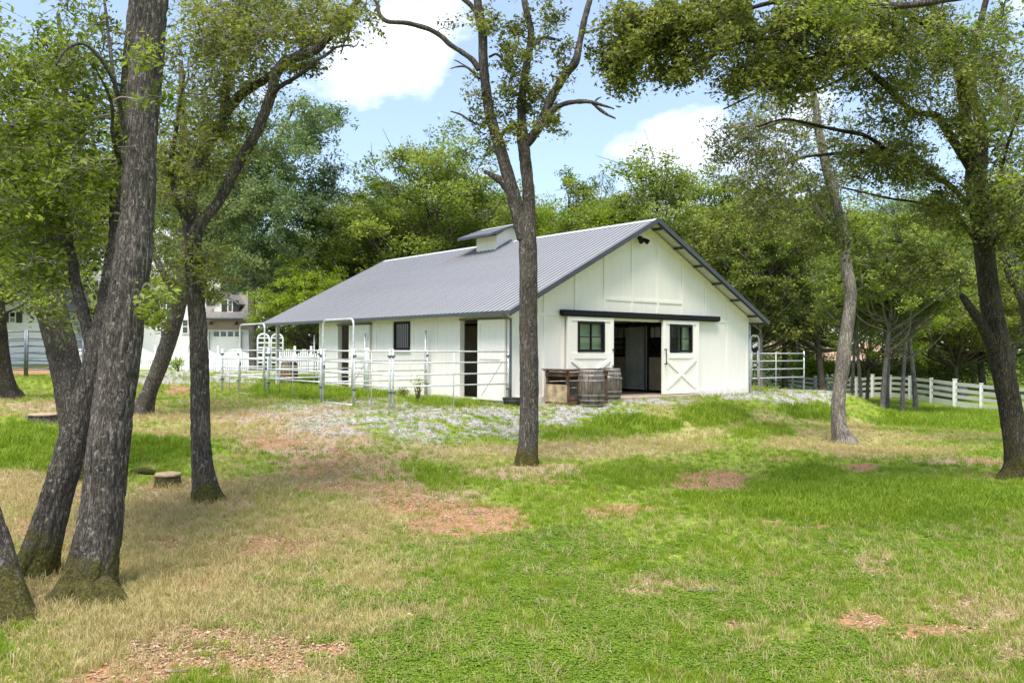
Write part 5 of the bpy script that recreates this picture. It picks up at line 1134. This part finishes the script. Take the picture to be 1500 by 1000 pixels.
VAR = [oak_variant(201), oak_variant(202, 14, 5.2, leafm='leafmid'), oak_variant(203, 12, 4.4, leafm='leafmid', low=.25), oak_variant(204, 15, 4.6, leafm='leafblue', ls=.15, low=.22, n_leaf=38000),
       oak_variant(205, 11, 5.2, leafm='leafbright', ls=.17, low=.12), oak_variant(206, 13, 5.6, leafm='leafolive', low=.2, n_leaf=38000), oak_variant(207, 12, 3.6, leafm='leafmid', low=.42, barkm='barkpale', tr=.2, n_leaf=28000), oak_variant(208, 14, 5.4, leafm='leafbright', ls=.16, low=.2, n_leaf=38000)]
VH = [13, 14, 12, 15, 11, 13, 12, 14]
def bg_tree(var, u, d, vtop, label, wide=1.0, rz=0, group=None, name='oak_tree', ubase=None):
    p = DL(d, (u-750)/FPX*d); z = float(gz(p[0], p[1])); top = CAM[2]+(514-vtop)/FPX*d
    s = (top-z)/VH[var]
    t = empty(name, (p[0], p[1], z), label, 'tree', group, rz); t.scale = (s*wide, s*wide, s)
    mkobj('trunk', VAR[var][0], t); mkobj('foliage', VAR[var][1], t, 'stuff')
    return t
bgt = [(1, 618, 56, 178, 'tall round headed oak rising behind the far end of the barn roof', 1.0, .3),
 (2, 545, 62, 262, 'shorter oak filling the gap between the blue green tree and the round headed oak', 1.0, 1.3),
 (5, 700, 66, 236, 'dull green oak just left of the forked trunk behind the cupola', .9, 2.2),
 (7, 735, 58, 285, 'bright yellow green oak directly behind the cupola', 1.0, .9),
 (2, 828, 64, 243, 'small domed oak right of the forked trunk above the roof', .8, 2.9),
 (3, 885, 66, 238, 'dark blue green crown above the middle of the barn roof', .75, .5),
 (7, 870, 55, 292, 'light green oak low behind the ridge of the barn', 1.25, 2.0),
 (1, 965, 58, 226, 'tall oak standing highest above the barn gable', 1.05, 4.1),
 (0, 1040, 54, 300, 'oak behind the right slope of the barn roof', .95, 5.0),
 (5, 1100, 50, 262, 'large olive oak just right of the gable end', .95, 1.1),
 (3, 1150, 62, 215, 'dark blue green tree behind the olive oak right of the barn', .9, 3.0),
 (0, 1205, 60, 250, 'broad oak behind the pale curving trunk', 1.1, 2.4),
 (4, 1440, 66, 320, 'bright crowned oak at the far right beyond the white fence', 1.2, .7),
 (5, 1400, 52, 345, 'low dark oak spreading over the white fence at the right', 1.15, 3.6),
 (3, 1330, 70, 225, 'tall blue green tree far behind the row of slim trunks', 1.0, 1.9),
 (1, 1480, 60, 230, 'tall oak behind the thick trunk at the right edge', 1.0, 5.5),
 (4, 470, 55, 372, 'bright leafy maple over the porch end of the barn', 1.0, 1.0),
 (4, 530, 66, 330, 'yellow green tree behind the porch end of the roof', .9, 2.6),
 (3, 300, 78, 180, 'tall blue green tree rising behind the white house', 1.0, 4.4),
 (0, 180, 80, 200, 'oak rising behind the left gable of the white house', 1.1, .2),
 (2, 60, 76, 170, 'big oak behind the far left end of the white house', 1.1, 1.5),
 (5, -40, 60, 150, 'dense oak at the far left margin behind the pipe fence', 1.1, 1.5),
 (7, 1270, 47, 330, 'light green oak leaning over the row of slim trunks', .8, .4),
 (0, 575, 70, 250, 'oak behind the left shoulder of the round headed oak', 1.1, 2.2), (1, 660, 72, 262, 'oak low between the round headed oak and the cupola', 1.1, 3.3),
 (7, 790, 70, 262, 'yellow green oak just behind the trunk of the forked tree', 1.0, 4.2), (1, 920, 72, 246, 'oak filling the skyline left of the gable peak', 1.1, 5.1),
 (7, 1010, 66, 262, 'bright oak right of the gable peak skyline', 1.1, .4), (1, 1075, 64, 238, 'tall oak rising over the right slope of the barn roof', 1.0, 2.5),
 (7, 1240, 70, 262, 'bright oak high behind the curving trunk', 1.2, 3.5), (0, 1365, 74, 262, 'oak far behind the right edge of the slim row', 1.2, 1.1),
 (5, 400, 74, 330, 'olive oak behind the garage wing of the white house', 1.0, 2.1), (1, 480, 72, 300, 'oak behind the arbour and the porch end', 1.0, 4.9)]
for v_, u_, d_, top_, lb, wd, rz_ in bgt: bg_tree(v_, u_, d_, top_, lb, wd, rz_)
# slim trunked oaks in front of the white fence
for u_, v_, d_, top_, lb, w_, vv in [(1247, 591, 43, 345, 'slim oak half hidden behind the pale curving trunk', .8, 6), (1262, 596, 40, 335, 'thin straight oak between the curving trunk and the row of slim oaks', .8, 6),
   (1292, 606, 36.5, 300, 'stoutest of the slim pale oaks before the white fence', 1.0, 6), (1300, 592, 42, 340, 'grey trunked oak directly behind the stoutest slim oak', .8, 6),
   (1321, 605, 37, 330, 'palest slim oak just right of the stoutest one', .9, 6), (1342, 598, 40, 320, 'brown footed slim oak rightmost of the row before the fence', .95, 6), (1116, 575, 48, 300, 'slim oak seen through the rails right of the barn', .8, 6)]:
    t = bg_tree(vv, u_, d_, top_, lb, w_, u_*.7, 'slim oaks in front of the white fence')

# far wood: one mass of trees that nobody could count
def far_wood():
    r = np.random.default_rng(99); Lf = MB(); T = MB(); n = 0
    for k in range(150):
        u = r.uniform(-200, 1700); d = r.uniform(84, 130); l = (u-750)/FPX*d; p = DL(d, l); z = float(gz(p[0], p[1])); H = r.uniform(7.5, 13)*(.75 if 600 < u < 900 else 1.0)
        R = r.uniform(3, 5); 
        T.tube([(p[0], p[1], z-.5), (p[0]+r.normal()*.3, p[1], z+H*.5), (p[0]+r.normal()*.6, p[1], z+H*.85)], [.28, .2, .05], 6)
        for _ in range(9):
            q = r.normal(size=3); q /= np.linalg.norm(q); c = np.array([p[0], p[1], z+H*.52])+q*[R*.8, R*.8, H*.40]; m_ = 110; rc_ = r.uniform(1.2, 2.2)
            a = r.normal(size=(m_, 3)); a *= (r.random(m_)**.4/np.linalg.norm(a, axis=1))[:, None]
            leaves(Lf, c+a*rc_*[1, 1, .6], .42, r, np.clip(.42+.14*r.normal()+.15*r.normal(size=m_), 0, 1), .5, asp=.7)
    for k in range(170):      # undergrowth
        u = r.uniform(-200, 1700); d = r.uniform(72, 88) if u > 480 or u < 60 else r.uniform(90, 110); p = DL(d, (u-750)/FPX*d); z = float(gz(p[0], p[1])); R = r.uniform(1.2, 2.6); m_ = 260
        a = r.normal(size=(m_, 3)); a *= (r.random(m_)**.4/np.linalg.norm(a, axis=1))[:, None]
        leaves(Lf, np.array([p[0], p[1], z+R*.7])+a*[R*1.4, R*1.4, R], .30, r, np.clip(.36+.12*r.normal()+.15*r.normal(size=m_), 0, 1), .5, asp=.7)
    o = Lf.obj('far_wood', M['leaffar'], None, False); tag(o, 'far wood closing the view behind the trees and houses', 'wood', kind='stuff')
    o2 = T.obj('trunks', M['barkfar'], o, True, 'stuff')
far_wood()
# bushes
def bush(u, d, H, R, label, mat, ls=.12, n=2600, name='shrub', seed=5):
    r = np.random.default_rng(seed); p = DL(d, (u-750)/FPX*d); z = float(gz(p[0], p[1])); t = empty(name, (p[0], p[1], z), label, 'shrub')
    Lf = MB(); T = MB(); 
    for k in range(9):
        a = r.uniform(0, 6.28); c = np.array([math.cos(a)*R*.6*r.random(), math.sin(a)*R*.6*r.random(), H*r.uniform(.35, .75)]); T.tube([(0, 0, -.05), (c[0]*.4, c[1]*.4, c[2]*.5), tuple(c)], [.03, .02, .008], 4)
        m_ = n//9; q = r.normal(size=(m_, 3)); q *= (r.random(m_)**.5/np.linalg.norm(q, axis=1))[:, None]
        leaves(Lf, c+q*[R*.55, R*.55, H*.35], ls, r, np.clip(.5+.15*r.normal()+.18*r.normal(size=m_), 0, 1), .4, asp=.6)
    T.obj('stems', M['twigdark'], t, True); Lf.obj('foliage', M[mat], t, False, 'stuff'); return t
bush(1200, 74, 3.2, 3.0, 'bright yellow green shrub behind the white fence right of the barn', 'leafbright', .22, 3600, seed=6)
bush(1180, 80, 2.8, 2.6, 'dark low shrub beside the bright one beyond the fence', 'leafmid', .22, 3000, seed=7)
bush(1290, 72, 3.4, 4.2, 'dark hedge like shrub behind the row of slim oaks', 'leafolive', .2, 5000, seed=8)
bush(1390, 70, 3.2, 4.5, 'dark shrub behind the boulders beyond the fence', 'leafolive', .2, 5000, seed=9)
bush(440, 60, 3.0, 3.6, 'brownish green shrub behind the picket fence under the porch roof', 'leafolive', .2, 4000, seed=10)
bush(500, 66, 4.0, 4.0, 'dark green shrub seen under the porch roof', 'leafmid', .2, 4500, seed=11)
bush(262, 50, .9, .8, 'small bush before the picket fence left of the slim dark trunk', 'leafbright', .1, 700, seed=12)
# weed in the pen
w = bush(613, 23.6, .85, .26, 'tall spindly green weed growing in the pen below the window', 'leafbright', .055, 260, 'weed_plant', 14)
bush(590, 26.8, .35, .35, 'low dark weed at the foot of the barn wall under the window', 'leafmid', .06, 420, 'weed_plant', 15)
# boulders beyond the fence
for k, (u, d, s_) in enumerate(((1378, 56, 1.0), (1392, 55, 1.5), (1366, 55, .8), (1400, 57, .9))):
    p = DL(d, (u-750)/FPX*d); r = np.random.default_rng(k); bm = MB()
    th = np.linspace(0, math.pi, 9)[1:-1]; P = np.array([(0, 0, -math.cos(a)*s_*.42) for a in th]); R_ = np.sin(th)*s_*.75
    bm.tube(P, R_, 14, disp=lambda P, th, R: 1+.5*(fbm(np.cos(th)[None]*1.7+k*5, np.sin(th)[None]*1.7, P[:, 2:3]*2, k+3, 3)-.5))
    o = bm.obj('boulder', M['soil'], None, True); o.location = (p[0], p[1], float(gz(p[0], p[1]))+.35)
    tag(o, ['grey boulder, second from left in the heap beyond the white fence', 'largest grey boulder of the heap beyond the white fence', 'smallest boulder at the left end of the heap beyond the fence', 'boulder at the right end of the heap beyond the fence'][k], 'boulder')
# stumps
def stump(u, v, w, h, label, seed, cutm='cut', flat=False):
    p = GP(u, v); d = depth(p); R_ = w/2/FPX*d; H = h/FPX*d*.8; t = empty('tree_stump', tuple(p), label, 'stump')
    P1('bark_side', M['bark'], lambda b: b.tube([(0, 0, -.12), (0, 0, 0), (0, 0, H*.5), (0, 0, H)], [R_*1.25, R_*1.12, R_, R_*.97], 40, cap=False, disp=bark_disp(seed, 0, amp=.03)), t, smooth=True)
    P1('sawn_face', M[cutm], lambda b: b.tube([(0, 0, H-.03), (0, 0, H-.006), (0, 0, H)], [R_*.98, R_*.97, R_*.93], 40, disp=lambda P, th, R: 1+.22*(fbm(np.cos(th)[None]*1.5+seed, np.sin(th)[None]*1.5, 0, seed, 3)-.5)+0*P[:, 2:3]), t)
stump(246, 712, 38, 24, 'pale sawn oak stump left of the straight trunk', 3)
stump(66, 618, 48, 16, 'broad low stump in the grass behind the leaning trunks', 5)
p = GP(210, 694); o = MB(); o.tube([(-.22, 0, .02), (0, .01, .05), (.2, 0, .03)], [.05, .06, .045], 10, disp=bark_disp(4, 0, amp=.02)); o = o.obj('log', M['bark'], None, True); o.location = tuple(p); o.rotation_euler = (0, 0, -YAW-.2)
tag(o, 'short dark piece of log lying beside the pale stump', 'log')

# ------------------------------------------------------------------ grass, clover, litter, gravel (instanced on scattered points)
def proto(name, mb_, mat):
    me = mb_.mesh(name, M[mat]); return bpy.data.objects.new(name, me)
def tuft(seed, n, h, spread, w, lean=.5):
    r = np.random.default_rng(seed); b = MB()
    for _ in range(n):
        a = r.uniform(0, 6.283); rr = spread*r.random()**.6; x, y = math.cos(a)*rr, math.sin(a)*rr; hh = h*r.uniform(.45, 1.15)
        fa = r.uniform(0, 6.283); dx, dy = math.cos(fa)*w/2, math.sin(fa)*w/2; la = r.uniform(0, 6.283); lx_, ly_ = math.cos(la)*hh*lean*r.uniform(.2, 1), math.sin(la)*hh*lean*r.uniform(.2, 1)
        b.add([(x-dx, y-dy, -.01), (x+dx, y+dy, -.01), (x+dx*.8+lx_*.3, y+dy*.8+ly_*.3, hh*.6), (x-dx*.8+lx_*.3, y-dy*.8+ly_*.3, hh*.6), (x+lx_, y+ly_, hh)], [(0, 1, 2, 3)], tint=r.random())
        b.add([(x-dx*.8+lx_*.3, y-dy*.8+ly_*.3, hh*.6), (x+dx*.8+lx_*.3, y+dy*.8+ly_*.3, hh*.6), (x+lx_, y+ly_, hh)], [(0, 1, 2)], tint=r.random())
    return b
def cloverp(seed, n, spread, h, ls):
    r = np.random.default_rng(seed); b = MB(); C = []
    for _ in range(n):
        a = r.uniform(0, 6.283); rr = spread*r.random()**.55; c = np.array([math.cos(a)*rr, math.sin(a)*rr, h*r.uniform(.3, 1)*(1-.5*(rr/spread)**2)])
        for k in range(3): C.append(c+np.array([math.cos(k*2.1+a), math.sin(k*2.1+a), 0])*ls*.42)
    C = np.array(C); leaves(b, C, ls, r, r.random(len(C)), 1.6, asp=.85); return b
def litterp(seed, n, spread):
    r = np.random.default_rng(seed); b = MB(); a = r.uniform(0, 6.283, n); rr = spread*r.random(n)**.5
    leaves(b, np.stack([np.cos(a)*rr, np.sin(a)*rr, .005+.012*r.random(n)], 1), .030, r, r.random(n), 1.0, asp=.6); return b
def stonep(seed):
    r = np.random.default_rng(seed); b = MB()
    for k in range(5):
        c = r.uniform(-.07, .07, 3)*[1, 1, 0]; s_ = r.uniform(.010, .024); V = np.array([(1, 0, 0), (-1, 0, 0), (0, 1, 0), (0, -1, 0), (0, 0, .75), (0, 0, -.75)])*s_*(1+.35*r.normal(size=(6, 3))*.6)
        b.add(V+c+[0, 0, s_*.3], [(0, 2, 4), (2, 1, 4), (1, 3, 4), (3, 0, 4), (2, 0, 5), (1, 2, 5), (3, 1, 5), (0, 3, 5)], tint=r.random())
    return b
def scatter(name, protos, P, scale, tint, label, cat):
    col = bpy.data.collections.new(name+'_sources')
    for o in protos: col.objects.link(o)
    me = bpy.data.meshes.new(name); me.vertices.add(len(P)); me.vertices.foreach_set('co', P.astype(np.float32).ravel())
    r = np.random.default_rng(len(P))
    for k, arr in (('sc', scale), ('tint', tint), ('rz', r.uniform(0, 6.283, len(P)))):
        a = me.attributes.new(k, 'FLOAT', 'POINT'); a.data.foreach_set('value', np.asarray(arr, np.float32))
    o = mkobj(name, me); tag(o, label, cat, kind='stuff')
    ng = bpy.data.node_groups.new(name, 'GeometryNodeTree')
    ng.interface.new_socket('Geometry', in_out='INPUT', socket_type='NodeSocketGeometry'); ng.interface.new_socket('Geometry', in_out='OUTPUT', socket_type='NodeSocketGeometry')
    gi = ng.nodes.new('NodeGroupInput'); go = ng.nodes.new('NodeGroupOutput'); ci = ng.nodes.new('GeometryNodeCollectionInfo'); ci.inputs['Collection'].default_value = col
    ci.inputs['Separate Children'].default_value = True; ci.inputs['Reset Children'].default_value = True
    ip = ng.nodes.new('GeometryNodeInstanceOnPoints'); ip.inputs['Pick Instance'].default_value = True
    ri = ng.nodes.new('FunctionNodeRandomValue'); ri.data_type = 'INT'; ri.inputs[4].default_value = 0; ri.inputs[5].default_value = len(protos)-1
    def na(nm):
        n = ng.nodes.new('GeometryNodeInputNamedAttribute'); n.data_type = 'FLOAT'; n.inputs[0].default_value = nm; return n.outputs[0]
    cx = ng.nodes.new('ShaderNodeCombineXYZ'); Lk = ng.links.new
    Lk(gi.outputs[0], ip.inputs['Points']); Lk(ci.outputs[0], ip.inputs['Instance']); Lk(ri.outputs[2], ip.inputs['Instance Index'])
    Lk(na('rz'), cx.inputs[2]); Lk(cx.outputs[0], ip.inputs['Rotation']); Lk(na('sc'), ip.inputs['Scale']); Lk(ip.outputs[0], go.inputs[0])
    md = o.modifiers.new('scatter', 'NODES'); md.node_group = ng
    return o
def field(n, seed, dmin=3.6, dmax=40, power=1.0):
    """points in the view wedge (a bit wider than the frame), density falling with distance"""
    r = np.random.default_rng(seed); u = r.random(n)
    d = dmin+(dmax-dmin)*u**power if power != 0 else dmin*(dmax/dmin)**u
    l = (r.random(n)*2-1)*(d*.70+1.2); x = CAM[0]+d*sy+l*cy; y = CAM[1]+d*cy-l*sy
    z = gz(x, y)+.03*(fbm(x*2.2, y*2.2, 0, 77, 3)-.5)*(1-sst(20, 40, np.hypot(d, l)))*(1-((x > -.4) & (x < 11.4) & (y > -.3) & (y < 16)))
    k = ~((x > -.1) & (x < 11.1) & (y > -.1) & (y < 15.6))
    return x[k], y[k], z[k], d[k], r
x, y, z, d, r = field(150000, 1, dmax=46, power=0)
mk = masks(x, y, z); n4 = fbm(x*1.8, y*1.8, 3, 41, 3)
cover = (.72+.5*mk['green'])*(1-.93*mk['gravel'])*(1-.93*mk['dirt'])*(1-.85*mk['litter'])*(1-.5*mk['dry'])*(1-.05*mk['clover'])*sst(.2, .55, n4+.12)
k = r.random(len(x)) < cover
sc = (.5+.75*mk['green']+.5*n4)*(1-.35*mk['clover'])*(.8+.4*r.random(len(x)))*(1-.4*mk['dry'])
hgt = np.where((d > 16) & (mk['green'] > .5), 1.35, 1)
scatter('green_grass', [proto('grass_tuft', tuft(s_, 16, .085, .055, .0052, .7), 'grass') for s_ in range(5)], np.stack([x, y, z], 1)[k], (sc*hgt*(.75+.028*d))[k], np.clip(.5+.6*(n4-.5)+.15*r.normal(size=len(x))+.25*mk['dry'], 0, 1)[k], 'green meadow grass around the trees and the barn', 'grass')
x, y, z, d, r = field(95000, 2, dmax=36, power=0)
mk = masks(x, y, z); cover = np.clip(.9*mk['dry']+.10+.15*mk['litter'], 0, 1)*(1-.85*mk['dirt'])*(1-.9*mk['gravel'])*(1-.8*mk['green'])
k = r.random(len(x)) < cover
scatter('dry_grass', [proto('dry_tuft', tuft(s_+20, 13, .10, .06, .0042, 1.0), 'dry') for s_ in range(4)], np.stack([x, y, z], 1)[k], ((.6+.6*r.random(len(x)))*(.75+.028*d))[k], np.clip(.5+.22*r.normal(size=len(x)), 0, 1)[k], 'straw coloured dry grass on the left and on the bank', 'grass')
x, y, z, d, r = field(90000, 3, dmax=24, power=0)
mk = masks(x, y, z); k = r.random(len(x)) < mk['clover']*.95
scatter('clover', [proto('clover_patch', cloverp(s_+40, 40, .085, .034, .0125), 'clover') for s_ in range(5)], np.stack([x, y, z], 1)[k], ((.7+.6*r.random(len(x)))*(.85+.02*d))[k], np.clip(.45+.6*(fbm(x*2, y*2, 0, 8, 3)-.5)+.18*r.normal(size=len(x)), 0, 1)[k], 'low dark green clover in the foreground lawn', 'clover')
x, y, z, d, r = field(70000, 4, dmax=32, power=0)
mk = masks(x, y, z); k = r.random(len(x)) < np.clip(.9*mk['litter']+.25*mk['dry']+.30*mk['dirt']+.02, 0, 1)
scatter('leaf_litter', [proto('litter_patch', litterp(s_+60, 11, .16), 'litter') for s_ in range(5)], np.stack([x, y, z], 1)[k], ((.6+.5*r.random(len(x)))*(.8+.02*d))[k], np.clip(.5+.25*r.normal(size=len(x)), 0, 1)[k], 'tan fallen oak leaves scattered under the trees', 'leaf litter')
x, y, z, d, r = field(90000, 5, dmin=14, dmax=40, power=0)
mk = masks(x, y, z); k = r.random(len(x)) < np.clip(mk['gravel']*.9, 0, 1)
scatter('gravel_stones', [proto('stones', stonep(s_+80), 'stone') for s_ in range(5)], np.stack([x, y, z], 1)[k], (.5+.8*r.random(len(x))**2)[k], r.random(len(x))[k], 'pale grey gravel around the barn and the corral', 'gravel')

# sticks lying on the ground
for k, (u, v, L_, a_, lb) in enumerate(((280, 984, .34, .2, 'short grey stick lying on the red soil near the bottom left'), (262, 770, .30, 1.4, 'forked dead twig lying in dry grass below the straight trunk'), (1030, 868, .26, -.3, 'thin stick on the bare soil beside the tan leaf patch'), (700, 752, .3, .7, 'thin pale stick on the red soil below the central tree'))):
    p = GP(u, v); r = np.random.default_rng(k+300); b = MB(); q = np.array([(t*L_-L_/2, r.normal()*.012, .012+abs(r.normal())*.01) for t in np.linspace(0, 1, 6)])
    b.tube(q, np.linspace(.009, .004, 6), 6); b.tube([q[3], q[3]+[.05, .05, .015], q[3]+[.09, .10, .01]], [.005, .004, .002], 5)
    o = b.obj('fallen_stick', M['twig'], None, True); o.location = tuple(p); o.rotation_euler = (0, 0, -YAW+a_); tag(o, lb, 'stick', 'fallen sticks')
